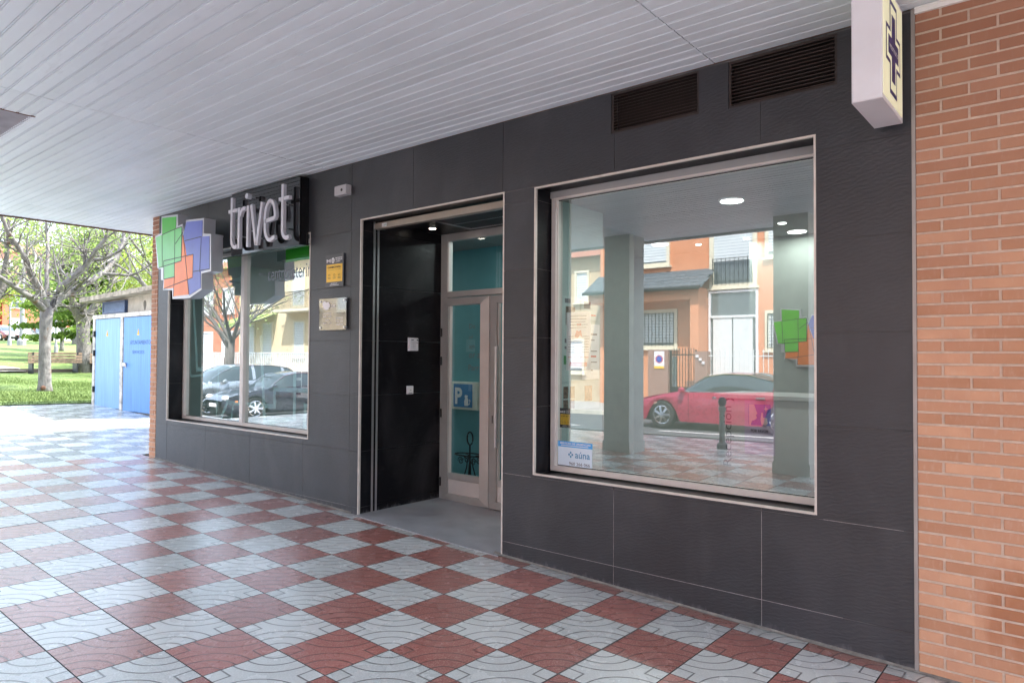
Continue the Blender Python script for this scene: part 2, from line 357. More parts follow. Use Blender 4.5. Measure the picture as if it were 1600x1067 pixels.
# tiles
GX, GY, T = -3.6261, -.5341, .4
def tile_mb(x0, x1, y0, y1, zf, mi=0, mb=None, uvr=None, side=1):
    mb = mb or MB(); a = [(x0, y1), (x1, y1), (x1, y0), (x0, y0)]
    ua, va, ub, vb = uvr or (0, 0, 1, 1); uvs = [(ua, va), (ub, va), (ub, vb), (ua, vb)]
    mb.face([(p[0], p[1], zf(*p)) for p in a][::-1], mi, uvs[::-1])
    for i in range(4):
        o = [a[i], a[(i+1) % 4]]
        mb.face([(o[0][0], o[0][1], zf(*o[0])), (o[1][0], o[1][1], zf(*o[1])), (o[1][0], o[1][1], zf(*o[1])-.03), (o[0][0], o[0][1], zf(*o[0])-.03)], side, [(0, 0)]*4)
    return mb
tmesh = {}
for nm, mt in (('red', m_tred), ('white', m_twht), ('grey', m_tgry)):
    o = tile_mb(-.1968, .1968, -.1968, .1968, lambda x, y: 0).build('paving_tile', [mt, m_bed]); tmesh[nm] = o.data; bpy.data.objects.remove(o)
def px_area(x, y):
    d = Vector((x, y, fz(x, y)))-Vector((0, -CD, CH)); z = d.dot(F)
    if z < .6: return 0
    u = 800+FPX*d.dot(R2)/z; v = 533-FPX*d.dot(U2)/z
    if not (-60 < u < 1660 and v < 1140): return 0
    return 1/z**3
cells = []
for i in range(-38, 28):
    for j in range(-9, 22):
        x0 = GX+T*i; y1 = GY-T*j; cx, cy = x0+.2, y1-.2
        if cx < -18.45 or cy < -8.5: continue
        if cx > -10 and cy > .1: continue
        if cy > 2.1 and cx > -18.3: continue
        cells.append((px_area(cx, cy), i, j, cx, cy))
cells.sort(reverse=True)
rest = MB(); nobj = 0; rest_t = 0
RED0 = 0
for a, i, j, cx, cy in cells:
    par = (i+j) % 2 == 0
    kind = 'white' if not par else ('red' if cx > -9.9 and cy > -5.4 else 'grey')
    if cy > -4.6 and nobj < 298 and a > 0 and cy+.2 <= 0.001:
        o = inst(tmesh[kind], 'paving_tile', pave, (cx, cy, fz(cx, cy)), (-.017+random.gauss(0, .0012), .0272+random.gauss(0, .0012), 0)); nobj += 1
    elif cy+.2 > 0 and cy-.2 < 0 and cx > -10:      # cut tiles along the wall
        h = (0-(cy-.2)); tile_mb(cx-.1968, cx+.1968, cy-.1968, -.004, fz, {'red': 0, 'white': 1, 'grey': 2}[kind], rest, (0, 1-h/.4, 1, 1), 3)
    else:
        tile_mb(cx-.1968, cx+.1968, cy-.1968, cy+.1968, lambda x, y: bedz(x, y)+.012, {'red': 0, 'white': 1, 'grey': 2}[kind], rest, None, 3)
rest.build('outer_paving_tiles', [m_tred, m_twht, m_tgry, m_bed], pave)['kind'] = 'stuff'
for ln in (4, -8, -19):
    x = GX+T*ln; a_, b_ = x-.005, x+.005; MB().face([(a_, -4.4, fz(a_, -4.4)+.0012), (b_, -4.4, fz(b_, -4.4)+.0012), (b_, -.01, fz(b_, 0)+.0012), (a_, -.01, fz(a_, 0)+.0012)]).build('expansion_joint', m_bed, pave)
# mortar fillet along wall foot
mb = MB()
for k in range(46):
    xa = -9.6+k*.2; xb = xa+.2
    if -5.35 < xa+.1 < -3.5: continue
    mb.face([(xa, -.022-.008*math.sin(k*2.1), fz(xa, 0)+.003), (xb, -.022-.008*math.sin(k*2.1+2.1), fz(xb, 0)+.003), (xb, .005, fz(xb, 0)+.016), (xa, .005, fz(xa, 0)+.016)])
mb.build('mortar_fillet', m_mortg, pave)
# kerb, street, far pavement
mb = MB()
def rz(x): return max(-.62, min(.05, .0125*x))-.02
rx = LS(-90, -13.2, 24)+LS(-13, 30, 20)
for a, b in zip(rx, rx[1:]):
    yk = -8.8 if b > -13 else -4.6
    mb.mesh([(a, yk, rz(a)+.13), (b, yk, rz(b)+.13), (b, yk-.14, rz(b)+.125), (a, yk-.14, rz(a)+.125), (a, yk-.16, rz(a)), (b, yk-.16, rz(b))], [(0, 3, 2, 1), (3, 4, 5, 2)])
struct(mb.build('kerb', m_conc, fixn=True))
grid_sheet('street', rx, LS(-14.3, -4.76, 5), lambda x, y: rz(x) if (y < -8.9 or x < -13) else rz(x)-.35, m_asph)
grid_sheet('far_pavement', rx, [-30, -15.6, -14.4], lambda x, y: rz(x)+.12, pm('paving_grey', (.33, .31, .29), .85, var=.15, vs=5))
mb = MB()
for a, b in zip(rx, rx[1:]): mb.mesh([(a, -14.4, rz(a)+.125), (b, -14.4, rz(b)+.125), (b, -14.25, rz(b)+.12), (a, -14.25, rz(a)+.12), (a, -14.23, rz(a)), (b, -14.23, rz(b))], [(0, 1, 2, 3), (3, 2, 5, 4)])
struct(mb.build('far_kerb', m_conc, fixn=True))
mb = MB()
for x in LS(-30, 14, 9): mb.face([(x, -10.62, rz(x)+.004), (x+3.2, -10.62, rz(x+3.2)+.004), (x+3.2, -10.74, rz(x+3.2)+.004), (x, -10.74, rz(x)+.004)][::-1])
for a, b in zip(rx, rx[1:]):
    if a > -40: mb.face([(a, -9.5, rz(a)+.004), (b, -9.5, rz(b)+.004), (b, -9.6, rz(b)+.004), (a, -9.6, rz(a)+.004)][::-1])
struct(mb.build('road_markings', m_wpaint))
mb = MB()
pp = [(-60, 3), (-44, 4.2), (-36, 5.6), (-33.5, 5.2), (-33.2, 4.2), (-36, 4.6), (-44, 3.2), (-60, 2)]
mb.face([(x, y, gz(x, y)+.07) for x, y in pp]); struct(mb.build('park_path', pm('sandy_path', (.5, .46, .38), .9), fixn=True))
# grass blades as one mass
n = 60000; bxs = rng.uniform(-31, -18.5, n); bys = rng.uniform(.2, 9.5, n); keep = rng.random(n) < np.clip(1.3-(-18.5-bxs)/16, .25, 1); bxs, bys = bxs[keep], bys[keep]; n = len(bxs)
bz = np.array([gz(x, y)+.02 for x, y in zip(bxs, bys)]); an = rng.uniform(0, 6.28, n); hh = rng.uniform(.02, .055, n); ww = .012
V3 = np.stack([np.stack([bxs-np.cos(an)*ww, bys-np.sin(an)*ww, bz-.02], 1), np.stack([bxs+np.cos(an)*ww, bys+np.sin(an)*ww, bz-.02], 1), np.stack([bxs+rng.normal(0, .03, n), bys+rng.normal(0, .03, n), bz+hh], 1)], 1).reshape(-1, 3)
me = bpy.data.meshes.new('grass'); me.from_pydata(V3.tolist(), [], [(3*i, 3*i+1, 3*i+2) for i in range(n)]); me.materials.append(m_grass)
g = bpy.data.objects.new('grass_blades', me); COL.objects.link(g); stuff(g); g['label'] = 'short green grass blades on the near lawn'; g['category'] = 'grass'

# ------------------------------------------------------------------ the shop building
bld = thing('building', 'ground floor of brick building clad in dark slate slabs with two shop windows', 'building')
H = 3.5
OPEN = [(-9.29, -6.12, .79, 2.905), (-5.31, -3.522, -1, 2.94), (-3.222, -1.185, .757, 2.93), (-2.549, -1.897, 3.205, 3.49), (-1.702, -1.067, 3.193, 3.487)]
def subtract(rects, o):
    out = []
    for (a, b, c, d) in rects:
        oa, ob, oc, od = o
        if ob <= a or oa >= b or od <= c or oc >= d: out.append((a, b, c, d)); continue
        if c < oc: out.append((a, b, c, oc))
        if d > od: out.append((a, b, od, d))
        lo, hi = max(c, oc), min(d, od)
        if a < oa: out.append((a, oa, lo, hi))
        if b > ob: out.append((ob, b, lo, hi))
    return out
XE = [-9.59, -9.27, -8.25, -7.23, -6.21, -5.45, -4.58, -3.54, -2.52, -1.5, -.70]
XF = [-9.59, -9.27, -8.25, -7.23, -6.21, -5.45, -4.58, -3.54, -2.52, -1.5, -.70]
ZE = [-.06, .21, .737, 1.265, 1.79, 2.315, 2.84, H]
for zi in range(len(ZE)-1):
    for xi in range(len(XE)-1):
        g = .0016
        r = [(XE[xi]+g, XE[xi+1]-g, ZE[zi]+g, ZE[zi+1]-g)]
        for o in OPEN: r = subtract(r, o)
        r = [q for q in r if q[1]-q[0] > .012 and q[3]-q[2] > .012]
        if not r: continue
        mb = MB(); yo = random.uniform(-.0008, .0008)
        for (a, b, c, d) in r: mb.box(a, b, yo, .012, c, d)
        mb.build('cladding_slab', m_slab, bld)
# backing wall with grout face and the openings
mb = MB()
r = [(-9.59, -.70, -.2, H)]
for o in OPEN: r = subtract(r, (o[0]-.001, o[1]+.001, o[2]-.001, o[3]+.001))
for (a, b, c, d) in r: mb.box(a, b, .0045, .20, c, d)
mb.build('wall', m_gdark, bld)
# white grout traces in joints near the ground
mb = MB()
for x in XE[1:-1]:
    if -5.4 < x < -3.5: continue
    mb.box(x-.0015, x+.0015, .0018, .0046, fz(x, 0), .73)
for (xa, xb, z) in [(-2.9, -1.5, .21), (-9.5, -8.3, .21), (-7.4, -5.5, .21), (-3.5, -3.25, .737), (-1.15, -.75, .737), (-1.5, -1.05, .21), (-3.5, -2.9, .21)]:
    mb.box(xa, xb, .0018, .0046, z-.0015, z+.0015)
mb.build('grout_line', m_grout, bld)
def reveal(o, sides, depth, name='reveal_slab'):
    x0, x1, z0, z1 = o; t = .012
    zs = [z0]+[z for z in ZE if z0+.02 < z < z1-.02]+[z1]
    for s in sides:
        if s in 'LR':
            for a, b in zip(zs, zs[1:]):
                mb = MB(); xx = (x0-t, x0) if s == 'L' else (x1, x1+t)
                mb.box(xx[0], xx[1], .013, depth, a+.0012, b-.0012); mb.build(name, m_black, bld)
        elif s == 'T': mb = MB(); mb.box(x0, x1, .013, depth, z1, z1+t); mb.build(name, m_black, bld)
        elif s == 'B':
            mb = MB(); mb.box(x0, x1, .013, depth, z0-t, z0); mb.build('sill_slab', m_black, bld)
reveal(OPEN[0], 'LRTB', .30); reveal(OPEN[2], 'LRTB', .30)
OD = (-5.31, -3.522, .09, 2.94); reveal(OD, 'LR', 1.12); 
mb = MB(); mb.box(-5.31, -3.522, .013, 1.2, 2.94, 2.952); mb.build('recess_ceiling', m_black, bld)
for x in (-5.31, -3.522):
    q = 1 if x < -4 else -1
    for ya, yb in ((.154, .178), (.204, .226)): MB().box(min(x, x+q*.004), max(x, x+q*.004), ya, yb, .1, 2.94).build('shutter_guide', m_steel, bld)
mb = MB(); mb.box(-5.305, -3.527, .165, .225, 2.868, 2.925); mb.build('shutter_bottom_bar', pm('bronze_bar', (.36, .32, .27), .45, .3), bld)
text('shutter_sticker', 'SIMU', (-5.17, .1635, 2.888), XR, ZU, pm('green_print', (.05, .3, .2), .5), bld, h=.015, ext=.0005)
mb = MB(); mb.box(-5.20, -5.13, .1642, .1649, 2.878, 2.915); mb.build('sticker_back', m_white, bld)
# trims
def trim(o, name, bottom=True):
    x0, x1, z0, z1 = o; w = .011; y0, y1 = -.004, .02
    mb = MB(); zb = z0 if bottom else fz(x0, 0)
    mb.box(x0-.001, x0+w, y0, y1, zb+.0, z1-w); mb.build(name, m_trim, bld)
    mb = MB(); mb.box(x1-w, x1+.001, y0, y1, zb if bottom else fz(x1, 0), z1-w); mb.build(name, m_trim, bld)
    mb = MB(); mb.box(x0-.001, x1+.001, y0, y1, z1-w, z1+.001); mb.build(name, m_trim, bld)
    if bottom: mb = MB(); mb.box(x0+w, x1-w, y0, y1, z0-.001, z0+w); mb.build(name, m_trim, bld)
trim(OPEN[0], 'edge_trim'); trim((-5.31, -3.522, 0, 2.94), 'edge_trim', False); trim(OPEN[2], 'edge_trim')
mb = MB(); mb.box(-.70, -.682, -.006, .03, -.05, H); mb.build('corner_profile', pm('grey_profile', (.33, .3, .28), .5, .3), bld)
mb = MB(); mb.box(-.68, 3, -.022, .0, H-.035, H-.004); mb.box(-.68, 3, -.03, -.022, H-.012, H-.004); mb.build('soffit_edge_angle', m_wpaint, bld)
# windows
def window(x0, x1, z0, z1, mull, frw=.04):
    yf, yb = .232, .285
    wroot = MB(); w = frw
    wroot.box(x0, x0+w, yf-.03, yb, z0, z1); wroot.box(x1-w, x1, yf-.03, yb, z0, z1)
    wroot.box(x0+w, x1-w, yf-.03, yb, z1-w, z1); wroot.box(x0+w, x1-w, yf-.03, yb, z0, z0+w)
    wroot.box(x0+w, x0+w+.008, yf-.012, yb, z0+w, z1-w); wroot.box(x1-w-.008, x1-w, yf-.012, yb, z0+w, z1-w)
    fr = wroot.build('window_frame', m_frame, bld)
    xs = [x0+w+.008]+[q for q in mull]+[x1-w-.008]
    if mull:
        for q in mull: mb = MB(); mb.box(q-.035, q+.035, yf-.035, yb, z0+w, z1-w); mb.build('mullion', m_frame, fr)
    for i, (a, b) in enumerate(zip(xs, xs[1:])):
        a2 = a+(.035 if i > 0 else 0); b2 = b-(.035 if i < len(xs)-2 else 0)
        mb = MB(); mb.box(a2, b2, yf+.004, yf+.014, z0+w+.002, z1-w-.002); mb.build('glass_pane', m_glass, fr)
        s = .006
        MB().box(a2, b2, yf, yf+.003, z0+w, z0+w+s).build('glazing_gasket', m_dark, fr); MB().box(a2, b2, yf, yf+.003, z1-w-s, z1-w).build('glazing_gasket', m_dark, fr)
    return fr
winR = window(-3.21, -1.19, .768, 2.905, [])
winL = window(-9.285, -6.125, .80, 2.9, [-7.79])
# vents
for (x0, x1, z0, z1) in OPEN[3:]:
    mb = MB(); w = .016; mb.box(x0, x0+w, .006, .05, z0, z1); mb.box(x1-w, x1, .006, .05, z0, z1); mb.box(x0+w, x1-w, .006, .05, z0, z0+w); mb.box(x0+w, x1-w, .006, .05, z1-w, z1); mb.box(x0, x1, .09, .1, z0, z1)
    v = mb.build('vent', pm('brown_vent', (.03, .021, .018), .5, .2), bld)
    n = 12; st = (z1-z0-2*w)/n
    for i in range(n):
        za = z0+w+i*st; mb = MB(); mb.mesh([(x0+w, .0, za+.002), (x1-w, .0, za+.002), (x1-w, .045, za+st*.95), (x0+w, .045, za+st*.95), (x0+w, .0, za+.006), (x1-w, .0, za+.006), (x1-w, .045, za+st*.95+.004), (x0+w, .045, za+st*.95+.004)], [(0,3,2,1),(4,5,6,7),(0,1,5,4),(1,2,6,5),(2,3,7,6),(3,0,4,7)])
        mb.build('louvre_slat', m_vent if 'm_vent' in globals() else globals().setdefault('m_vent', pm('brown_slat', (.06, .042, .036), .45, .3, var=.3)), v)
# bricks
bl, bh, jt = .233, .050, .0122
def brick_mesh(L):
    o = MB().cbox(0, L, -.0045, .02, 0, bh, .0025).build('brick', m_brick); me = o.data; bpy.data.objects.remove(o); return me
bfull = brick_mesh(bl); 
cuts = {}
def put_brick(xa, xb, z, nm='brick', mb=None):
    L = round(xb-xa, 4)
    if L < .02: return
    if mb is not None: mb.cbox(xa, xb, -.0045, .02, z, z+bh, .0025); return
    if abs(L-bl) < .002: me = bfull
    else: me = cuts.setdefault(L, None) or cuts.__setitem__(L, brick_mesh(L)) or cuts[L]
    inst(me, nm, bld, (xa, 0+random.uniform(-.0015, .0012), z+random.uniform(-.0008, .0008)), (0, random.gauss(0, .0012), 0))
far = MB(); nb = 0
for c in range(58):
    z = -.055+c*(bh+jt)
    if z+bh > H+.01: continue
    j0 = -.5655 if c % 2 == 0 else -.4432
    xs = [-.68, j0-jt/2]; 
    put_brick(-.681, j0-jt/2, z)
    nb += 1; x = j0+jt/2
    while x < 3.0:
        if x < .15: put_brick(x, x+bl, z); nb += 1
        else: put_brick(x, x+bl, z, mb=far)
        x += bl+jt
far.build('brickwork_beyond', m_brick, bld)['kind'] = 'stuff'
mb = MB(); mb.box(-.681, 3.2, .001, .25, -.3, H); mb.build('brick_wall_mortar', m_mortar, bld)
far = MB()
for c in range(58):
    z = .1+c*(bh+jt)
    if z+bh > H+.01 or z < .12: continue
    if c % 2: put_brick(-9.78, -9.604, z); nb += 1
    else: put_brick(-9.78, -9.78+.11, z); put_brick(-9.658, -9.604, z); nb += 2
mb = MB(); mb.box(-9.776, -9.6, .001, .6, .1, H); mb.build('pillar_mortar', m_mortar, bld)
# body of the building behind and above
m_upper = pm('upper_brickwork', (.42, .22, .14), .9, var=.15, vs=3)
mb = MB(); mb.box(-9.776, -9.6, .6, 9, -.2, H); mb.box(-9.6, 3.2, 8.8, 9, -.2, H); mb.box(3.2, 3.4, 0, 9, -.2, H)
mb.box(-11.16, 6, -5.3, 9, H+.25, 6.7); mb.build('upper_storeys', m_upper, bld)
mb = MB(); mb.box(-11.19, -11.172, -5.35, 9, H-.02, H+.3); mb.build('fascia', pm('brown_fascia', (.13, .07, .045), .8, var=.4, vs=12), bld)
mb = MB(); mb.box(-11.2, 6, -5.37, -5.32, H-.03, H+.3); mb.build('fascia', m_wpaint, bld)
# entrance recess floor
mb = MB(); mb.mesh([(-5.31, -.05, fz(-5.31, 0)+.006), (-3.522, -.05, fz(-3.522, 0)+.006), (-3.522, 3.2, fz(-3.522, 0)-.0), (-5.31, 3.2, fz(-5.31, 0)-.0), (-5.31, -.05, 0), (-3.522, -.05, 0), (-3.522, 3.2, 0), (-5.31, 3.2, 0)], [(0, 1, 2, 3), (4, 5, 1, 0)])
struct(mb.build('entrance_floor', pm('grey_stoneware', (.34, .34, .355), .4, var=.12, vs=4, bump=.1, bs=30)))

# soffit
sof = struct(bpy.data.objects.new('soffit', None)); COL.objects.link(sof); ORG[sof.name] = Vector((0, 0, 0))
def strip_mesh(L):
    prof = [(0, .008), (.002, .0), (.0775, .0), (.0795, .007), (.0835, .007), (.0845, .002), (.0915, .002), (.0925, .007), (.0955, .007), (.0955, .014), (0, .014)]
    mb = MB(); n = len(prof); mb.v = [(x, -p[0], p[1]) for x in (0, L) for p in prof]
    for i in range(n): mb.f.append((i, n+i, n+(i+1) % n, (i+1) % n)); mb.mi.append(0)
    mb.f.append(tuple(range(n))); mb.f.append(tuple(range(2*n-1, n-1, -1))); mb.mi += [0, 0]
    o = mb.build('soffit_strip', m_strip, fixn=True); me = o.data; bpy.data.objects.remove(o); return me
segs = [(-11.17, -10.14), (-10.135, -5.82), (-5.815, -1.79), (-1.785, 2.24), (2.245, 6.0)]
sm = [strip_mesh(b-a-.003) for a, b in segs]
PITCH = .096
def grill(x, y): return -8.2 < x < -6.35 and -2.93 < y < -2.36
for r_ in range(55):
    y = -.004-r_*PITCH
    for si, (a, b) in enumerate(segs):
        if si == 1 and -2.95 < y-.04 < -2.36:       # row cut by the soffit grille
            for (p, q) in ((a, -7.4), (-6.34, b)):
                inst(strip_mesh(q-p-.003), 'soffit_strip', sof, (p, y, H+random.uniform(-.001, .001)), (0, 0, 0))
            continue
        inst(sm[si], 'soffit_strip', sof, (a, y+random.uniform(-.0004, .0004), H+random.uniform(-.001, .001)), (random.gauss(0, .004), 0, 0))
mb = MB(); mb.box(-11.17, 6, -5.32, .0, H+.03, H+.06); mb.box(-11.17, -9.78, 0, 9, H+.03, H+.06); mb.build('soffit_deck', m_dark, sof)
mb = MB()
for k_ in range(90):
    y = k_*PITCH+.001
    for a, b in ((-11.17, -10.14), (-10.135, -9.79)): mb.box(a, b, y, y+.078, H, H+.01); mb.box(a, b, y+.083, y+.0915, H+.002, H+.01)
mb.build('side_soffit_strips', m_strip, sof)['kind'] = 'stuff'
gr = thing('soffit_grille', 'grey ventilation grille set into the white slatted soffit at the left edge', 'vent grille', (-6.87, -2.65, H))
mb = MB(); mb.box(-7.4, -6.34, -2.95, -2.94, H-.004, H+.02); mb.box(-7.4, -6.34, -2.372, -2.362, H-.004, H+.02, 0); mb.box(-6.352, -6.34, -2.94, -2.372, H-.004, H+.02, 1); mb.box(-7.4, -7.388, -2.94, -2.372, H-.004, H+.02, 1); mb.build('frame', [m_strip, m_rust], gr)
mb = MB(); mb.box(-7.388, -6.352, -2.94, -2.372, H+.02, H+.028); mb.build('backing', m_strip, gr)
for i in range(22):
    x = -7.37+i*.047; mb = MB(); mb.mesh([(x, -2.94, H), (x+.028, -2.94, H+.016), (x+.028, -2.372, H+.016), (x, -2.372, H), (x, -2.94, H+.003), (x+.028, -2.94, H+.019), (x+.028, -2.372, H+.019), (x, -2.372, H+.003)], [(0,3,2,1),(4,5,6,7),(0,1,5,4),(1,2,6,5),(2,3,7,6),(3,0,4,7)])
    mb.build('grille_blade', globals().setdefault('m_gb', pm('grey_blade', (.5, .5, .52), .5, .2)), gr)
# portico columns at the street side
def column(x, lab):
    t = thing('portico_column', lab, 'column', (x, -4.75, 0), group='grey columns along the street side of the portico')
    z0 = gz(x, -4.75)-.05
    mb = MB(); mb.box(x-.22, x+.22, -4.97, -4.53, z0, H+.03); mb.build('shaft', m_colm, t)
    mb = MB(); mb.box(x-.235, x+.235, -4.985, -4.515, z0, z0+.2); mb.build('skirting', m_colm, t)
m_colm = pm('column_render', (.55, .55, .52), .85, var=.08, bump=.3, bs=80)
for x, l in ((-10.65, 'grey square column nearest the plaza'), (-8.05, 'grey square column second from the plaza'), (-5.5, 'grey square column seen mirrored at the left of the reception window'), (-2.92, 'grey square column seen mirrored at the right of the reception window'), (2.9, 'grey square column at the right end of the portico')): column(x, l)

# ------------------------------------------------------------------ door
door = thing('entrance_door', 'double glazed entrance door in bronze aluminium frame set in the black recess', 'door', (-4.42, 1.1, .12))
yd = 1.10
def fbar(name, x0, x1, z0, z1, y0=yd-.03, y1=yd+.03, par=None, mat=None, c=.004):
    return MB().cbox(x0, x1, y0, y1, z0, z1, c).build(name, mat or m_fdark, par or door)
fbar('frame_post', -5.31, -5.21, .12, 2.94); fbar('frame_post', -3.62, -3.522, .1, 2.94); fbar('frame_head', -5.21, -3.62, 2.86, 2.94)
fbar('transom', -5.21, -3.62, 2.265, 2.325, yd-.045)
MB().box(-5.21, -3.62, yd, yd+.008, 2.325, 2.86).build('fanlight', m_glassd, door)
fbar('fanlight_bead', -5.21, -5.195, 2.325, 2.86, mat=m_frame); 
def leaf(x0, x1, gx0, gx1, name):
    z0, z1 = .135, 2.255
    l = MB()
    # mitred profile: four trapezia with a raised inner edge
    def ring(a, b, c, d, y0, a2, b2, c2, d2, y1):
        o = [(a, y0, c), (b, y0, c), (b, y0, d), (a, y0, d)]; i = [(a2, y1, c2), (b2, y1, c2), (b2, y1, d2), (a2, y1, d2)]
        for k in range(4): l.face([o[k], o[(k+1) % 4], i[(k+1) % 4], i[k]])
    zb = z0+.075; zt = z1-.075
    ring(x0, x1, z0, z1, yd-.035, gx0, gx1, zb, zt, yd-.05)
    ring(gx0, gx1, zb, zt, yd-.05, gx0+.006, gx1-.006, zb+.006, zt-.006, yd-.01)
    l.box(x0, x1, yd-.0349, yd+.03, z0, zb-.01); l.box(x0, x1, yd-.0349, yd+.03, zt+.01, z1); l.box(x0, gx0-.01, yd-.0349, yd+.03, zb-.01, zt+.01); l.box(gx1+.01, x1, yd-.0349, yd+.03, zb-.01, zt+.01)
    lo = l.build(name, m_fdark, door)
    MB().cbox(gx0, gx1, yd-.04, yd+.01, .36, .425, .006).build('mid_rail', m_fdark, lo)
    MB().cbox(gx0, gx1, yd-.03, yd+.01, zb, .36, .004).build('kick_panel', m_frame, lo)
    MB().box(gx0, gx1, yd, yd+.008, .425, zt).build('glass_pane', m_glassd, lo)
    MB().box(gx0, gx0+.012, yd-.03, yd, .425, zt).box(gx1-.012, gx1, yd-.03, yd, .425, zt).build('glazing_bead', m_frame, lo)
    return lo
lf = leaf(-5.27, -4.612, -5.175, -4.72, 'door_leaf'); rf = leaf(-4.605, -3.66, -4.5, -3.76, 'door_leaf')
MB().cbox(-4.565, -4.54, yd-.043, yd-.03, .98, 1.06, .003).build('lock_cylinder', m_dark, rf)
MB().cbox(-4.50, -4.47, yd-.085, yd-.06, .75, 1.75, .006).box(-4.495, -4.475, yd-.065, yd-.03, .8, .83).box(-4.495, -4.475, yd-.065, yd-.03, 1.67, 1.7).build('pull_handle', m_steel, rf)
for z in (.28, 1.0, 1.55, 1.85): MB().lathe([(.012, 0), (.012, .09)], (-5.283, yd-.045, z), 8).build('hinge', m_dark, lf)
mg = pm('door_print', (.11, .12, .13), .6)
for i, s in enumerate(('Do', 'pal', 'ays', 'or a')):
    text('door_lettering', s, (-4.915, yd-.002, 1.93-i*.1), XR, ZU, mg, lf, h=.045 if i else .05, ext=.001)
text('door_lettering', 'Parr', (-4.92, yd-.002, 1.50), XR, ZU, mg, lf, h=.06, ext=.001)
# recess downlight and grille
dl = thing('recess_downlight', 'small round downlight in the black ceiling of the entrance recess', 'light', (-5.09, .73, 2.94))
MB().lathe([(.055, -.006), (.055, 0)], (-5.09, .73, 2.94), 20).build('ring', m_dark, dl)
MB().lathe([(.034, -.009), (.034, -.006)], (-5.09, .73, 2.94), 16).build('lamp', emi('warm_lamp', (1, .9, .75), 4), dl)
gg = thing('recess_ceiling_grille', 'square metal air grille in the black ceiling of the entrance recess', 'vent grille', (-4.35, .7, 2.94))
mb = MB(); mb.box(-4.80, -3.86, .42, .45, 2.928, 2.938); mb.box(-4.80, -3.86, .95, .98, 2.928, 2.938); mb.box(-4.80, -4.77, .45, .95, 2.928, 2.938); mb.box(-3.89, -3.86, .45, .95, 2.928, 2.938); mb.box(-4.77, -3.89, .69, .705, 2.93, 2.938); mb.build('frame', m_steel, gg)
m_gbl = pm('grille_blade_dark', (.14, .14, .15), .45, .5)
for i in range(30): x = -4.755+i*.029; MB().box(x, x+.010, .45, .95, 2.93, 2.938).build('grille_blade', m_gbl, gg)

# ------------------------------------------------------------------ signs
SY = -.3
P = [(-8.845,3.359),(-8.416,3.329),(-8.4,3.187),(-8.285,3.199),(-8.255,3.101),(-8.205,3.125),(-8.2,3.233),(-7.765,3.206),(-7.769,3.028),(-7.597,3.005),(-7.584,2.586),(-7.8,2.572),(-7.794,2.388),(-8.079,2.306),(-8.515,2.315),(-8.529,2.425),(-8.771,2.439),(-8.759,2.562),(-8.83,2.566),(-8.836,2.703),(-8.93,2.715),(-9.013,3.13),(-8.845,3.149)]
G = [(-8.991,3.108),(-8.813,3.124),(-8.452,3.158),(-8.298,3.167),(-8.294,2.758),(-8.463,2.748),(-8.457,2.578),(-8.748,2.568),(-8.754,2.714),(-8.891,2.72)]
G2 = [(-8.821,3.334),(-8.447,3.306),(-8.452,3.158),(-8.813,3.124)]
O_ = [(-8.269,3.062),(-8.161,2.811),(-7.999,2.81),(-8.004,2.54),(-8.126,2.527),(-8.08,2.348),(-8.485,2.345),(-8.488,2.447),(-8.744,2.45),(-8.738,2.568),(-8.457,2.578),(-8.463,2.748),(-8.294,2.758)]
B_ = [(-8.179,3.211),(-7.795,3.183),(-7.795,2.996),(-7.628,2.985),(-7.616,2.61),(-7.819,2.597),(-7.813,2.408),(-8.085,2.338),(-8.126,2.527),(-8.004,2.54),(-7.999,2.81),(-8.161,2.811),(-8.254,3.069)]
LN = [[(-8.813,3.124),(-8.452,3.158)],[(-8.452,3.158),(-8.298,3.167)],[(-8.813,3.124),(-8.79,2.73)],[(-8.472,3.15),(-8.463,2.58)],[(-8.452,2.978),(-8.271,3.09)],[(-8.757,2.796),(-7.999,2.81)],[(-8.757,2.796),(-8.754,2.714)],[(-8.891,2.72),(-8.294,2.758)],[(-8.744,2.45),(-8.004,2.54)],[(-8.254,3.059),(-8.09,2.348)],[(-8.217,2.989),(-7.805,2.996)],[(-7.814,2.987),(-7.838,2.589)],[(-7.992,2.609),(-7.616,2.61)],[(-8.463,2.58),(-8.485,2.345)],[(-8.294,2.758),(-8.294,3.16)],[(-7.999,2.81),(-8.004,2.54)],[(-8.748,2.568),(-8.457,2.578)],[(-8.754,2.714),(-8.748,2.568)]]
m_g1 = pm('green_vinyl', (.05, .45, .03), .35, var=.05); m_g2 = pm('pale_green_vinyl', (.16, .6, .18), .35, var=.05)
m_or = pm('orange_vinyl', (.9, .2, .02), .35, var=.05); m_bl = pm('blue_vinyl', (.1, .14, .5), .35, var=.06); m_ln = pm('line_vinyl', (.03, .03, .03), .5)
m_sil = pm('silver_lacquer', (.48, .49, .52), .35, .45, var=.04)
def logo(root, P, tf, y0, y1, full=True, mats=(m_g1, m_g2, m_or, m_bl), side=m_sil):
    q = lambda poly: [tf(p) for p in poly]
    e = (y1-y0)/abs(y1-y0)
    MB().prism_y(q(P), y0, y1).build('casing', side, root, fixn=True)
    for nm, pl, mt in (('green_panel', G2, mats[0]), ('pale_green_panel', G, mats[1]), ('orange_panel', O_, mats[2]), ('blue_panel', B_, mats[3])):
        MB().prism_y(q(pl), y0-e*.004, y0-e*.0005).build(nm, mt, root, fixn=True)
    mb = MB()
    for a, b in LN:
        a, b = Vector(tf(a)), Vector(tf(b)); d = (b-a).normalized(); n = Vector((-d.y, d.x))*.0045*(1 if full else .5)
        mb.prism_y([tuple(a+n), tuple(b+n), tuple(b-n), tuple(a-n)], y0-e*.0055, y0-e*.0042)
    mb.build('black_outline', m_ln, root)
lg = thing('logo_sign', 'silver box sign of overlapping green, orange and blue squares left of the shop lettering', 'sign', (-8.3, 0, 2.8))
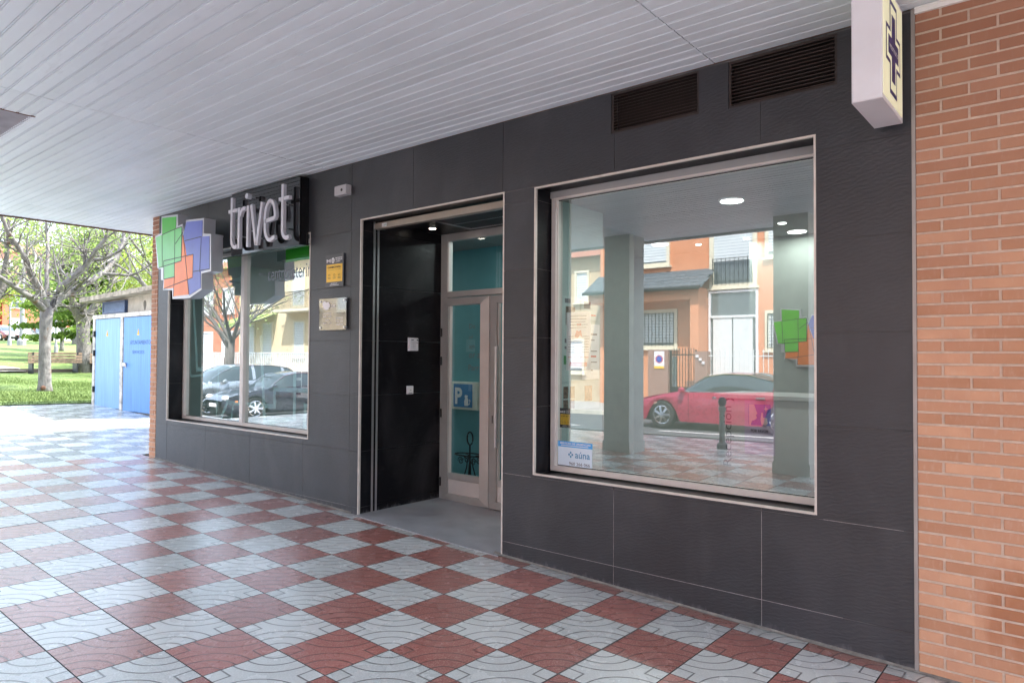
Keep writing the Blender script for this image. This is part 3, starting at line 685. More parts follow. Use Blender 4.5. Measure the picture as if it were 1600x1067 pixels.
logo(lg, P, lambda p: p, SY, SY+.14)
for x, z in ((-8.6, 2.6), (-7.9, 2.65), (-8.5, 3.1), (-7.9, 3.05)): MB().lathe([(.015, 0), (.015, .165)], (x, SY+.139, z), 8, axis='y').build('standoff', m_steel, lg)
ts = thing('letter_sign', 'black glossy board with raised silver letters reading trivet above the left window', 'sign', (-6.8, 0, 3.1))
m_gloss = pm('black_gloss', (.006, .006, .007), .07, var=.1, spec=.6)
MB().box(-7.50, -6.155, -.11, -.105+.01, 2.77, 3.47).box(-7.50, -6.155, -.1, -.001, 2.772, 2.79).box(-6.175, -6.155, -.1, -.001, 2.79, 3.47).box(-7.50, -7.48, -.1, -.001, 2.79, 3.47).build('board', m_gloss, ts)
m_let = pm('letter_face', (.55, .55, .6), .35, .1, var=.03)
def ribbon(mb, pts, w, y0, y1):
    pts = [Vector(p) for p in pts]; L_, R_ = [], []
    for i, p in enumerate(pts):
        d = (pts[min(i+1, len(pts)-1)]-pts[max(i-1, 0)]).normalized(); n_ = Vector((-d.y, d.x))*w/2; L_.append(p+n_); R_.append(p-n_)
    n = len(pts); b = len(mb.v)
    for y in (y0, y1): mb.v += [(p.x, y, p.y) for p in L_]+[(p.x, y, p.y) for p in R_]
    m = 2*n
    for i in range(n-1):
        mb.f += [(b+i, b+i+1, b+n+i+1, b+n+i), (b+m+i, b+m+n+i, b+m+n+i+1, b+m+i+1), (b+i, b+m+i, b+m+i+1, b+i+1), (b+n+i, b+n+i+1, b+m+n+i+1, b+m+n+i)]; mb.mi += [0]*4
    mb.f += [(b, b+n, b+m+n, b+m), (b+n-1, b+m+n-1, b+m+2*n-1, b+2*n-1)]; mb.mi += [0, 0]
def arc(cx, cz, rx_, rz_, a0, a1, n=12): return [(cx+rx_*math.cos(R(a0+(a1-a0)*i/n)), cz+rz_*math.sin(R(a0+(a1-a0)*i/n))) for i in range(n+1)]
Z0, XH, W_ = 2.835, .43, .04; YF, YB = -.20, -.165
def letter(f):
    mb = MB(); f(mb); mb.build('letter', m_let, ts, fixn=False)
def lt(x0):
    def f(mb):
        ribbon(mb, [(x0+.07, Z0+.56), (x0+.07, Z0+.12)]+arc(x0+.15, Z0+.1, .08, .1, 180, 270, 8)+[(x0+.19, Z0+.012)], W_, YF, YB); ribbon(mb, [(x0, Z0+XH-.02), (x0+.046, Z0+XH-.02)], W_*.9, YF+.001, YB); ribbon(mb, [(x0+.094, Z0+XH-.02), (x0+.19, Z0+XH-.02)], W_*.9, YF+.001, YB)
    return f
letter(lt(-7.41))
letter(lambda mb: (ribbon(mb, [(-7.185, Z0-.02), (-7.185, Z0+XH)], W_, YF, YB), ribbon(mb, arc(-7.08, Z0+XH-.12, .083, .1, 168, 70, 8), W_, YF+.001, YB)))
letter(lambda mb: ribbon(mb, [(-7.0, Z0-.02), (-7.0, Z0+XH)], W_, YF, YB))
letter(lambda mb: ribbon(mb, [(-6.93, Z0+XH), (-6.835, Z0-.012), (-6.815, Z0-.012), (-6.72, Z0+XH)], W_, YF, YB))
letter(lambda mb: ribbon(mb, [(-6.655, Z0+.215), (-6.47, Z0+.235)]+arc(-6.56, Z0+.25, .095, .17, 0, 180, 14)+arc(-6.56, Z0+.17, .097, .16, 180, 270, 8)[0:]+[(-6.47, Z0+.035)], W_, YF, YB))
letter(lt(-6.40))
MB().lathe([(.03, -.05), (.03, 0)], (-7.0, -.165, 3.365), 16, axis='y').build('letter_dot', m_let, ts)
mb = MB()
for x, z in ((-7.35, 2.95), (-7.35, 3.15), (-7.19, 2.95), (-7.03, 3.0), (-7.0, 3.365), (-6.85, 2.9), (-6.62, 2.9), (-6.36, 2.95), (-6.36, 3.2)): mb.lathe([(.008, 0), (.008, .055)], (x, -.165, z), 8, axis='y')
mb.build('standoff_pin', m_steel, ts)
# veterinary cross light box
cs = thing('cross_light_box', 'white projecting light box with dark blue veterinary cross beside the brick wall', 'sign', (-.79, -.32, 3.2))
x0, x1, y0, y1, z0, z1 = -.862, -.728, -.556, -.08, 2.877, 3.47
MB().cbox(x0, x1, y0, y1, z0, z1, .006).build('casing', m_white, cs)
MB().box(x0+.03, x1-.03, y1-.001, .0, z0+.1, z0+.15).box(x0+.03, x1-.03, y1-.001, .0, z1-.15, z1-.1).build('wall_bracket', m_steel, cs)
m_face = NT('light_box_face'); k = m_face; c = k.mix(k.ramp(k.noise(5, 2, k.pos()), .3, .7), (.82, .82, .55), (.9, .9, .62)); k.l(c, k.b.inputs['Base Color']); k.l(c, k.b.inputs['Emission Color']); k.b.inputs['Emission Strength'].default_value = .06; m_face = k.m
for sx, xf in ((1, x1), (-1, x0)):
    a, b = sorted((xf, xf+sx*.003)); MB().box(a, b, y0+.02, y1-.02, z0+.025, z1-.02).build('lit_face', m_face, cs)
    m_navy = globals().setdefault('m_navy', pm('navy_vinyl', (.03, .03, .16), .4))
    cy, cz = (y0+y1)/2, (z0+z1)/2+.005; s = .9
    def cross(r, w): return [(-w, r*1.42), (w, r*1.42), (w, w*1.1), (r, w*1.1), (r, -w*1.1), (w, -w*1.1), (w, -r*1.42), (-w, -r*1.42), (-w, -w*1.1), (-r, -w*1.1), (-r, w*1.1), (-w, w*1.1)]
    def cx_prism(name, poly, h0, h1, mat):
        mb = MB(); b0 = len(mb.v); n = len(poly)
        P3 = [(xf+sx*h1, cy+p[0], cz+p[1]) for p in poly]; mb.face(P3 if sx > 0 else P3[::-1]); return mb.build(name, mat, cs)
    cx_prism('cross_outline', cross(.165, .082), 0, .0035, m_navy); cx_prism('cross_gap', cross(.148, .064), 0, .004, m_face); cx_prism('cross', cross(.118, .042), 0, .0045, m_navy)
    text('lettering', 'veterinario', (xf+sx*.0045, cy, cz-.014), (0, sx, 0), ZU, m_white, cs, h=.03, w=.2, ext=.001, align='CENTER', bold=.01)
# alarm box
al = thing('alarm_siren', 'small grey alarm box high on the slate wall between window and door', 'alarm', (-5.54, 0, 3.24))
MB().cbox(-5.64, -5.46, -.07, 0, 3.195, 3.29, .008).build('housing', pm('alarm_grey', (.4, .39, .4), .5), al)
MB().lathe([(.014, -.003), (.014, 0)], (-5.52, -.07, 3.24), 12, axis='y').build('tamper_screw', m_dark, al)
# alarm plaque
def plaque(root, x0, x1, z0, z1, y, s=1, thick=.006, m=None):
    w, h = x1-x0, z1-z0
    MB().box(x0, x1, y, y+thick, z0, z1).build('plate', globals().setdefault('m_pl', pm('plaque_grey', (.05, .05, .055), .4)), root)
    MB().box(x0+.06*w, x1-.06*w, y-.001, y-.0001, z0+.15*h, z0+.69*h).build('yellow_field', globals().setdefault('m_yl', pm('plaque_yellow', (.8, .48, .03), .45)), root)
    mw, mk = m_white, m_dark; Y = y-.001
    text('lettering', 'M', (x0+.07*w, Y, z0+.76*h), XR, ZU, mw, root, h=.1*h, w=.23*w, bold=.03)
    mb = MB(); cx, cz, r = x0+.42*w, z0+.81*h, .09*w
    mb.lathe([(r, -.0012), (r, -.001)], (cx, y, cz), 20, axis='y'); mb.build('emblem', mw, root)
    for i in range(3):
        MB().box(cx-r*.75, cx+r*.75, y-.0016, y-.0013, cz-r*.5+i*r*.42, cz-r*.5+i*r*.42+r*.16).build('emblem_stripe', m_pl, root)
    for i, t_ in enumerate(('MOVISTAR', 'PROSEGUR', 'ALARMAS')): text('lettering', t_, (x0+.57*w, Y, z0+(.86-.055*i)*h), XR, ZU, mw, root, h=.035*h, w=(.37 if i < 2 else .26)*w, bold=.02)
    text('lettering', 'CONECTADA', ((x0+x1)/2, Y-.0006, z0+.575*h), XR, ZU, mk, root, h=.06*h, w=.72*w, align='CENTER', bold=.03)
    text('lettering', 'CON AVISO A POLICÍA', ((x0+x1)/2, Y-.0006, z0+.51*h), XR, ZU, mk, root, h=.03*h, w=.72*w, align='CENTER')
    mb = MB()
    for i, cx in enumerate((.22, .5, .78)):
        xx = x0+cx*w; zz = z0+.36*h; pts = [(xx+.05*w*math.cos(a*.7854), Y-.0008, zz+.03*h*math.sin(a*.7854)) for a in range(9)]; mb.tube(pts, .0012*s, 4)
        for k in range(2): mb.box(xx-.08*w, xx+.08*w, Y-.001, Y-.0005, zz-(.075+.035*k)*h, zz-(.065+.035*k)*h)
    mb.build('icons', mk, root)
    text('lettering', 'PROSEGUR', ((x0+x1)/2, Y, z0+.085*h), XR, ZU, mw, root, h=.03*h, w=.36*w, align='CENTER', bold=.02)
    MB().box(x0+.25*w, x1-.25*w, Y-.0002, Y, z0+.045*h, z0+.058*h).build('small_print', mw, root)
pq = thing('alarm_plaque', 'dark grey and yellow alarm company plaque reading CONECTADA on the slate wall', 'sign', (-5.69, 0, 2.3)); plaque(pq, -5.835, -5.545, 2.32, 2.64, -.018)
for x in (-5.82, -5.56): MB().lathe([(.004, 0), (.004, .012)], (x, -.012, 2.63), 8, axis='y').build('fixing', m_steel, pq)
# opening hours plaque
hp = thing('hours_plaque', 'square clear acrylic opening hours plaque on four studs below the alarm plaque', 'sign', (-5.7, 0, 1.9))
MB().box(-5.915, -5.485, -.03, -.022, 1.895, 2.205).build('acrylic_sheet', m_acryl, hp)
MB().box(-5.915, -5.485, -.0215, -.0205, 1.895, 2.205).build('back_foil', pm('silver_foil', (.16, .17, .19), .1, .3, var=.03), hp)
for x in (-5.89, -5.51):
    for z in (1.92, 2.18): MB().lathe([(.011, -.006), (.011, .03)], (x, -.03, z), 12, axis='y').build('stud', m_steel, hp)
tf = lambda p: (-5.80+(p[0]+8.3)*.085, 2.14+(p[1]-2.84)*.085)
MB().prism_y([tf(p) for p in P], -.0318, -.031).build('printed_logo', m_white, hp, fixn=True)
text('lettering', 'trivet', (-5.72, -.0305, 2.115), XR, ZU, m_white, hp, h=.04, w=.07)
for i, (t_, z) in enumerate((('LUNES a VIERNES', 2.05), ('10:00 - 14:00', 2.02), ('SÁBADO', 1.985), ('10:00 - 13:30', 1.955))): text('lettering', t_, (-5.78, -.0305, z), XR, ZU, m_white, hp, h=.017, w=.13 if len(t_) > 8 else .07, align='CENTER', bold=.01)
for i, (t_, z) in enumerate((('TARDES', 2.0), ('17:00 - 20:30', 1.97), ('URGENCIAS', 1.94))): text('lettering', t_, (-5.58, -.0305, z), XR, ZU, m_white, hp, h=.016, w=.11, align='CENTER', bold=.01)
# keypad & bell push on the recess wall x=-5.31
XRc = (0, 1, 0)
kp = thing('door_keypad', 'white keypad intercom on the black side wall of the recess', 'keypad', (-5.31, .67, 1.76))
def xbox(root, name, ya, yb, za, zb, h0, h1, mat, c=.003):
    x = -5.31
    v = [(x+h1, ya+c, za+c), (x+h1, yb-c, za+c), (x+h1, yb-c, zb-c), (x+h1, ya+c, zb-c), (x+h0, ya, za), (x+h0, yb, za), (x+h0, yb, zb), (x+h0, ya, zb)]
    return MB().mesh(v, [(0,1,2,3),(0,4,5,1),(1,5,6,2),(2,6,7,3),(3,7,4,0),(4,7,6,5)]).build(name, mat, root, fixn=True)
xbox(kp, 'housing', .608, .732, 1.695, 1.832, 0, .03, m_white, .006)
m_key = pm('grey_keys', (.3, .3, .3), .5)
for r_ in range(4):
    for c_ in range(3): xbox(kp, 'key', .635+c_*.02, .645+c_*.02, 1.725+r_*.018, 1.735+r_*.018, .03, .032, m_key, .001)
xbox(kp, 'camera_lens', .705, .72, 1.8, 1.815, .03, .033, m_dark, .002); xbox(kp, 'speaker_slot', .63, .665, 1.805, 1.812, .03, .032, m_dark, .001); xbox(kp, 'indicator', .7, .72, 1.775, 1.783, .03, .032, m_key, .001)
bp = thing('bell_push', 'small square white bell push below the keypad on the recess wall', 'doorbell', (-5.31, .64, 1.3))
xbox(bp, 'plate', .597, .683, 1.257, 1.342, 0, .012, m_white); xbox(bp, 'rocker', .61, .67, 1.275, 1.325, .012, .017, m_wpaint); xbox(bp, 'bell_mark', .63, .65, 1.295, 1.302, .017, .0178, m_key, .001); xbox(bp, 'name_strip', .615, .665, 1.265, 1.269, .012, .0135, m_dark, .0005)

# ------------------------------------------------------------------ interior
m_wint = pm('grey_interior_wall', (.30, .33, .31), .8, var=.04); m_teal = pm('teal_wall', (.11, .3, .33), .75, var=.06); m_pale = pm('pale_teal_wall', (.4, .5, .5), .8, var=.04)
m_flr = pm('interior_floor', (.32, .31, .3), .35, var=.08)
struct(MB().box(-9.58, -5.325, .3, 6, .05, .12).box(-3.5, 3.2, .3, 6, .05, .12).box(-5.325, -3.5, 3.2, 6, .05, .12).build('interior_floor', m_flr))
struct(MB().box(-9.58, -5.33, .2, 6, 2.95, 3.05).box(-5.33, -3.5, 1.16, 6, 2.955, 3.05).box(-3.5, 3.2, .2, 6, 2.88, 3.05).build('interior_ceiling', pm('ceiling_paint', (.3, .31, .31), .9, var=.02)))
def wall(n, *a, mat=m_wint): return struct(MB().box(*a).build(n, mat))
wall('interior_wall', -9.6, -9.5, .3, 6, .1, 2.95, mat=m_pale); wall('interior_wall', -9.5, -5.5, 3.4, 3.5, .1, 2.95, mat=m_pale)
wall('interior_wall', -5.46, -5.33, .3, 1.06, .1, 2.95, mat=m_pale)
wall('teal_wall', -8.2, -4.75, 2.05, 2.15, .1, 2.95, mat=m_teal)
wall('interior_wall', -3.5, -3.19, .30, .92, .1, 2.9, mat=m_pale); wall('interior_wall', -3.505, -3.5, 1.2, 2.0, .1, 2.9)
wall('interior_wall', -6, -.7, 3.9, 4.0, .1, 2.95); wall('interior_wall', -.75, -.69, .26, 3.9, .1, 2.95)
wall('interior_wall', -2.7, -.75, 3.0, 3.1, .1, 2.9)
wall('interior_wall', -4.75, -4.65, 2.05, 3.9, .1, 2.95)
m_lamp = emi('ceiling_lamp', (1, .98, .93), 3)
def clight(x, y, r, z, lab, p):
    t = thing('ceiling_light', lab, 'light', (x, y, z), group='round recessed ceiling lights of the reception')
    MB().lathe([(r*1.12, -.012), (r*1.15, 0)], (x, y, z), 24).build('rim', m_white, t)
    MB().lathe([(r, -.016), (r, -.012)], (x, y, z), 24).build('diffuser', m_lamp, t)
    ld = bpy.data.lights.new('lamp_light', 'AREA'); ld.shape = 'DISK'; ld.size = 2*r; ld.energy = p*.28; ld.color = (1, .97, .92); lo = bpy.data.objects.new('lamp_light', ld); COL.objects.link(lo); lo.parent = t; lo.location = (0, 0, -.02)
clight(-2.12, 1.09, .085, 2.88, 'large round ceiling light nearest the reception window', 14)
clight(-2.14, 2.75, .085, 2.88, 'large round ceiling light above the wall logo', 5)
clight(-2.11, 2.23, .035, 2.88, 'small spotlight beside the light over the wall logo', 4)
clight(-3.55, 2.65, .085, 2.88, 'large round ceiling light at the left end of the reception', 14)
clight(-3.22, 2.9, .03, 2.88, 'small spotlight right of the leftmost round light', 3); clight(-2.675, 2.85, .03, 2.88, 'small middle spotlight between the large round lights', 3)
clight(-4.6, 1.55, .06, 2.955, 'round ceiling light just inside the entrance door', 6)
clight(-7.5, 1.6, .085, 2.95, 'round ceiling light of the room behind the left window', 18)
# counter
ct = thing('reception_counter', 'white reception counter with Recepción lettering on its front', 'counter', (-1.9, 2.0, .12))
MB().box(-2.53, -.8, 1.8, 2.4, .12, 1.29).build('body', pm('counter_white', (.42, .43, .42), .4, var=.02), ct); MB().cbox(-2.56, -.8, 1.77, 2.42, 1.29, 1.33, .004).build('worktop', pm('worktop_grey', (.4, .4, .4), .5), ct)
text('lettering', 'Recepción y', (-2.41, 1.799, .70), (0, 0, 1), (-1, 0, 0), mg, ct, h=.1, w=.62, ext=.001)
pf = thing('silence_sign', 'small lilac POR FAVOR silence sign on the counter front', 'sign', (-2.14, 1.79, 1.1))
MB().box(-2.29, -2.03, 1.795, 1.799, .82, 1.28).build('sheet', pm('lilac_paper', (.45, .36, .5), .6), pf)
MB().box(-2.255, -2.065, 1.792, 1.795, 1.07, 1.25).build('picture_field', pm('violet_print', (.13, .12, .42), .6), pf)
mface = pm('pink_print', (.62, .42, .45), .6)
MB().prism_y([(-2.25, 1.07), (-2.25, 1.248), (-2.205, 1.248), (-2.19, 1.2), (-2.178, 1.17), (-2.188, 1.16), (-2.182, 1.13), (-2.2, 1.115), (-2.225, 1.105), (-2.235, 1.07)], 1.789, 1.792).build('face_profile', mface, pf)
MB().prism_y([(-2.14, 1.075), (-2.15, 1.12), (-2.143, 1.18), (-2.133, 1.18), (-2.13, 1.14), (-2.095, 1.135), (-2.09, 1.09), (-2.105, 1.073)], 1.789, 1.792).build('hand', mface, pf)
MB().prism_y([(-2.11, 1.205), (-2.125, 1.21), (-2.11, 1.22), (-2.107, 1.238), (-2.1, 1.22), (-2.085, 1.212), (-2.1, 1.205), (-2.105, 1.19)], 1.789, 1.792).build('star', mface, pf)
text('lettering', 'POR FAVOR', (-2.16, 1.794, 1.01), XR, ZU, m_dark, pf, h=.025, w=.15, align='CENTER', bold=.02); text('lettering', 'silencio, gracias', (-2.16, 1.794, .975), XR, ZU, m_dark, pf, h=.014, w=.14, align='CENTER')
wl = thing('wall_logo', 'green, orange and blue square logo on the reception back wall', 'sign', (-2.2, 2.98, 1.85))
tf2 = lambda p: (-2.12+(p[0]+8.3)*.46, 1.86+(p[1]-2.84)*.56)
logo(wl, P, tf2, 2.965, 2.985, False, (pm('wl_green', (.1, .42, .02), .5), pm('wl_green_light', (.12, .5, .03), .5), pm('wl_orange', (.75, .18, .01), .5), pm('wl_blue', (.06, .09, .4), .5)))
mon = thing('desk_monitor', 'dark computer monitor standing on the reception counter', 'monitor', (-1.3, 2.1, 1.33))
MB().cbox(-1.55, -1.1, 2.1, 2.13, 1.42, 1.68, .004).build('screen_housing', m_dark, mon); MB().box(-1.36, -1.29, 2.11, 2.13, 1.34, 1.45).box(-1.42, -1.22, 2.05, 2.2, 1.331, 1.342).build('stand', m_dark, mon)
# door area: sign and umbrella stand
ps = thing('dog_parking_sign', 'white panel with blue parking P and pet emblem on the teal wall', 'sign', (-5.8, 2.0, 1.18))
MB().cbox(-6.17, -5.6, 1.98, 2.048, 1.0, 1.335, .004).build('panel', pm('panel_cream', (.62, .62, .55), .5), ps)
MB().cbox(-5.99, -5.68, 1.974, 1.98, 1.03, 1.31, .002).build('blue_field', pm('sign_blue', (.02, .17, .38), .4), ps)
text('lettering', 'P', (-5.96, 1.974, 1.075), XR, ZU, m_white, ps, h=.2, w=.12, bold=.035)
mb = MB(); mb.prism_y([(-5.80, 1.05), (-5.745, 1.05), (-5.74, 1.12), (-5.755, 1.15), (-5.745, 1.17), (-5.76, 1.175), (-5.785, 1.18), (-5.80, 1.165), (-5.79, 1.14), (-5.805, 1.1)], 1.9715, 1.974); mb.tube([(-5.75, 1.972, 1.06), (-5.72, 1.972, 1.07), (-5.71, 1.972, 1.11), (-5.725, 1.972, 1.125)], .006, 6); mb.build('pet_emblem', m_white, ps)
us = thing('umbrella_stand', 'black wrought iron umbrella stand with scrolls in front of the teal wall', 'umbrella stand', (-5.55, 1.8, .12))
ux, uy = -5.545, 1.8; mb = MB()
mb.tube([(ux, uy, .14), (ux, uy, .62)], .01, 8); mb.tube([(ux+.045*math.cos(a), uy, .69+.075*math.sin(a)) for a in [i*math.pi/8 for i in range(17)]], .009, 6); mb.build('stem', m_dark, us)
mb = MB(); mb.tube([(ux+.22*math.cos(a), uy+.11*math.sin(a), .50) for a in [i*math.pi/10 for i in range(21)]], .008, 6); mb.build('top_ring', m_dark, us)
mb = MB(); mb.tube([(ux+.11*math.cos(a), uy+.08*math.sin(a), .15) for a in [i*math.pi/8 for i in range(17)]], .008, 6); mb.build('base_ring', m_dark, us)
for s in (-1, 1):
    for q in (-1, 1):
        mb = MB(); mb.tube([(ux+s*.11*.7, uy+q*.056, .15), (ux+s*.03, uy+q*.02, .36), (ux+s*.02, uy+q*.02, .45), (ux+s*.06, uy+q*.04, .49), (ux+s*.16, uy+q*.075, .50)], .007, 6)
        mb.build('leg', m_dark, us)
        mb = MB(); mb.tube([(ux+s*(.1+.045*(1-i/22)*math.cos(i*.6)), uy+q*.05, .43+.045*(1-i/22)*math.sin(i*.6)) for i in range(17)], .006, 6); mb.build('scroll', m_dark, us)
# posters and stickers
m_paper = pm('paper', (.85, .82, .84), .7, var=.03); m_red = pm('red_print', (.6, .06, .06), .6); m_ink = pm('ink_print', (.16, .16, .18), .7)
nb_ = thing('notice_poster', 'white notice with red footer taped inside the reception window', 'poster', (-3.0, .27, 1.77))
MB().box(-3.105, -2.882, .262, .264, 1.54, 1.99).build('sheet', m_paper, nb_)
mb = MB(); mr = MB()
for i in range(5): mb.box(-3.07, -2.92+random.uniform(-.02, .01), .2612, .2618, 1.955-i*.022, 1.96-i*.022)
for i in range(7):
    mb.box(-3.085, -3.03, .2612, .2618, 1.80-i*.02, 1.804-i*.02); mb.box(-2.96, -2.90, .2612, .2618, 1.80-i*.02, 1.804-i*.02)
mb.build('printed_lines', m_ink, nb_)
mr.prism_y([(-3.03, 1.80), (-3.01, 1.85), (-2.99, 1.84), (-2.97, 1.85), (-2.96, 1.80), (-2.98, 1.81), (-3.0, 1.79)], .2606, .2616); mr.box(-3.07, -2.915, .2606, .2618, 1.575, 1.605); mr.box(-3.09, -3.01, .2612, .2618, 1.64, 1.645); mr.box(-2.98, -2.9, .2612, .2618, 1.64, 1.645); mr.box(-3.01, -2.97, .2612, .2618, 1.885, 1.9); mr.build('red_print', m_red, nb_)
# board on stub wall face x=-3.24 (posters on the side wall)
def xposter(name, lab, y0, y1, z0, z1, mat, items, off=.002, grp=None):
    t = thing(name, lab, 'poster', (-3.188, (y0+y1)/2, z0)); x = -3.1895+off
    MB().box(x, x+.002, y0, y1, z0, z1).build('sheet', mat, t)
    for (a, b, c, d, mt) in items: MB().box(x+.0025, x+.0035, y0+(y1-y0)*a, y0+(y1-y0)*b, z0+(z1-z0)*c, z0+(z1-z0)*d).build('printed_block', mt, t)
m_photo = pm('photo_print', (.14, .11, .09), .5, var=.8, vs=40); m_gprint = pm('green_print_poster', (.05, .25, .1), .6); m_bluep = pm('pale_poster', (.45, .55, .56), .7)
m_photo2 = pm('brown_photo', (.3, .15, .1), .5, var=.7, vs=40)
xposter('puppy_poster', 'tall pale poster with oval dog photo on the side wall behind the window', .3, .56, 1.45, 2.13, m_bluep, [(.25, .75, .66, .88, m_photo), (.2, .5, .92, .97, m_ink), (.2, .8, .45, .5, m_ink), (.2, .8, .38, .41, m_ink), (.15, .4, .2, .3, m_gprint)])
xposter('vaccine_poster', 'pale poster with small photos low on the side wall behind the window', .3, .86, 1.22, 1.43, m_bluep, [(.06, .18, .45, .9, m_photo), (.22, .34, .45, .9, m_photo), (.06, .18, .05, .4, m_photo), (.22, .34, .05, .4, m_photo), (.6, .8, .3, .9, m_photo2)], .004)
xposter('text_notice', 'white notice with grey text beside the tall poster on the side wall', .60, .86, 1.46, 1.92, m_paper, [(.15, .85, .8, .83, m_ink), (.15, .7, .7, .72, m_ink), (.15, .85, .5, .52, m_ink), (.2, .8, .4, .43, m_red), (.15, .85, .3, .32, m_ink), (.3, .6, .15, .18, m_ink)], .004)
xposter('health_notice', 'pale notice with pink stamp above the text notice on the side wall', .58, .86, 1.95, 2.14, m_bluep, [(.15, .5, .5, .8, m_ink), (.2, .8, .2, .26, m_red)], .004)
ys = thing('window_alarm_sticker', 'small yellow and black alarm sticker low inside the reception window', 'sticker', (-3.1, .25, 1.19)); plaque(ys, -3.155, -3.055, 1.10, 1.25, .248, .4, .001)
us_ = thing('emergency_service_sticker', 'blue and white emergency service sticker in the lower left corner of the reception window', 'sticker', (-3.0, .23, .9))
MB().box(-3.158, -2.846, .2325, .2335, .805, .955).build('sheet', pm('sticker_white', (.6, .72, .82), .4, var=.02), us_); MB().box(-3.158, -2.846, .2322, .2335, .956, .998).build('blue_header', pm('sticker_blue', (.07, .36, .75), .4, var=.02), us_)
m_sky = pm('sticker_blue_text', (.06, .25, .45), .5)
text('lettering', 'SERVICIO DE URGENCIAS', (-3.0, .2318, .978), XR, ZU, m_white, us_, h=.013, w=.28, align='CENTER', bold=.03, ext=.0003); MB().box(-3.13, -2.88, .2316, .232, .965, .97).build('small_print', m_white, us_)
text('lettering', 'aúna', (-3.0, .232, .878), XR, ZU, m_sky, us_, h=.05, w=.135, ext=.0003, bold=.01); text('lettering', '960 266 066', (-2.96, .232, .822), XR, ZU, m_ink, us_, h=.024, w=.19, align='CENTER', ext=.0003, bold=.015)
mb = MB()
for a in (90, 180, 0, 270): mb.lathe([(.0085, -.0004), (.0085, 0)], (-3.04+.015*math.cos(R(a)), .232, .9+.015*math.sin(R(a))), 12, axis='y')
mb.build('emblem', m_sky, us_)
# vinyls on left window (inside face)
m_fr = pm('frosted_vinyl', (.42, .58, .58), .7, var=.05)
vn = thing('window_vinyl_frames', 'pale frosted outlines of tilted squares stuck on the left shop window', 'window vinyl', (-7.7, .25, 1.7))
def outline(pts, w):
    n = len(pts); mb = MB(); y0, y1 = .2475, .2485
    for i in range(n-1):
        a, b = Vector(pts[i]), Vector(pts[i+1]); d = (b-a).normalized(); nn = Vector((-d.y, d.x))*w/2; a = a-d*w/2; b = b+d*w/2
        mb.prism_y([tuple(a+nn), tuple(b+nn), tuple(b-nn), tuple(a-nn)], y0+i*.0002, y1+i*.0002)
    mb.build('frosted_band', m_fr, vn)
outline([(-7.85, 2.58), (-9.12, 2.42), (-8.98, 1.45), (-7.95, 1.5)], .055)
outline([(-9.25, 1.95), (-9.15, 1.36), (-8.78, 1.38)], .03); outline([(-8.42, 1.5), (-8.46, .9)], .03)
outline([(-8.35, .85), (-8.2, 1.06), (-7.15, 1.06), (-7.15, 1.26), (-6.5, 1.26)], .05); outline([(-7.45, 1.85), (-7.35, .86), (-6.75, .95), (-6.75, 1.5)], .055); outline([(-6.55, .86), (-6.55, 1.1), (-6.2, 1.1)], .05); outline([(-8.1, .85), (-8.05, 1.06)], .03)
gbn = thing('green_window_band', 'green vinyl band across the top of the left shop window', 'window vinyl', (-7.7, .25, 2.7))
MB().box(-6.96, -6.175, .2475, .2485, 2.69, 2.858).build('vinyl_strip', m_g1, gbn); MB().box(-9.23, -7.83, .2475, .2485, 2.72, 2.858).build('vinyl_strip', m_g1, gbn)
wt = thing('window_lettering', 'thin grey centroveterinario lettering on the left shop window', 'lettering', (-6.8, .236, 2.5))
text('lettering', 'centroveterinario', (-7.3, .2355, 2.50), XR, ZU, pm('grey_vinyl', (.2, .24, .28), .6), wt, h=.15, w=1.1, ext=.0005); 
ntc = thing('window_notice', 'white notice sheet in the lower right of the left shop window', 'poster', (-6.6, .26, 1.3))
MB().box(-6.78, -6.5, .26, .262, 1.18, 1.52).build('sheet', m_paper, ntc); MB().box(-6.75, -6.65, .2585, .2598, 1.4, 1.49).box(-6.63, -6.53, .2585, .2598, 1.3, 1.49).box(-6.75, -6.65, .2585, .2598, 1.21, 1.37).build('printed_block', m_ink, ntc)
# furniture behind left window
sh = thing('display_shelf', 'white shelf unit standing in the room behind the left window', 'shelf', (-8.0, 3.0, .12))
for z in (.5, .95, 1.4, 1.85): MB().box(-8.6, -7.0, 3.05, 3.38, z, z+.03).build('shelf_board', m_white, sh)
for x in (-8.62, -7.8, -7.0): MB().box(x, x+.03, 3.05, 3.39, .12, 1.95).build('side_panel', m_white, sh)
cols = [(.5, .1, .08), (.1, .3, .5), (.6, .5, .1), (.15, .4, .15), (.5, .5, .5)]
cm = [pm('pack_%s' % n_, c) for n_, c in zip(('red', 'blue', 'yellow', 'green', 'grey'), cols)]
cn = ['red', 'blue', 'yellow', 'green', 'grey']; kx = 0
for zi_, z in enumerate((.53, .98, 1.43)):
    for i in range(5):
        h_ = random.uniform(.16, .3); x = -8.45+i*.28; q = (i+zi_) % 5
        o = MB().cbox(x, x+.15, 3.1, 3.25, z+.001, z+h_, .006).build('food_pack', cm[q]); tag(o, '%s pet food pack, %s on the %s shelf' % (cn[q], ('first', 'second', 'third', 'fourth', 'last')[i], ('bottom', 'middle', 'top')[zi_]), 'package', 'pet food packs on the display shelf')
ac = thing('green_armchair', 'green waiting room armchair behind the left window', 'armchair', (-7.3, 1.6, .12))
m_up = pm('green_fabric', (.08, .16, .04), .9)
for nm, b in (('seat', (-7.7, -7.0, 1.3, 1.95, .4, .55)), ('backrest', (-7.7, -7.0, 1.95, 2.05, .4, 1.05)), ('armrest', (-7.8, -7.7, 1.3, 2.05, .3, .75)), ('armrest', (-7.0, -6.9, 1.3, 2.05, .3, .75))): MB().cbox(*b, .03).build(nm, m_up, ac)
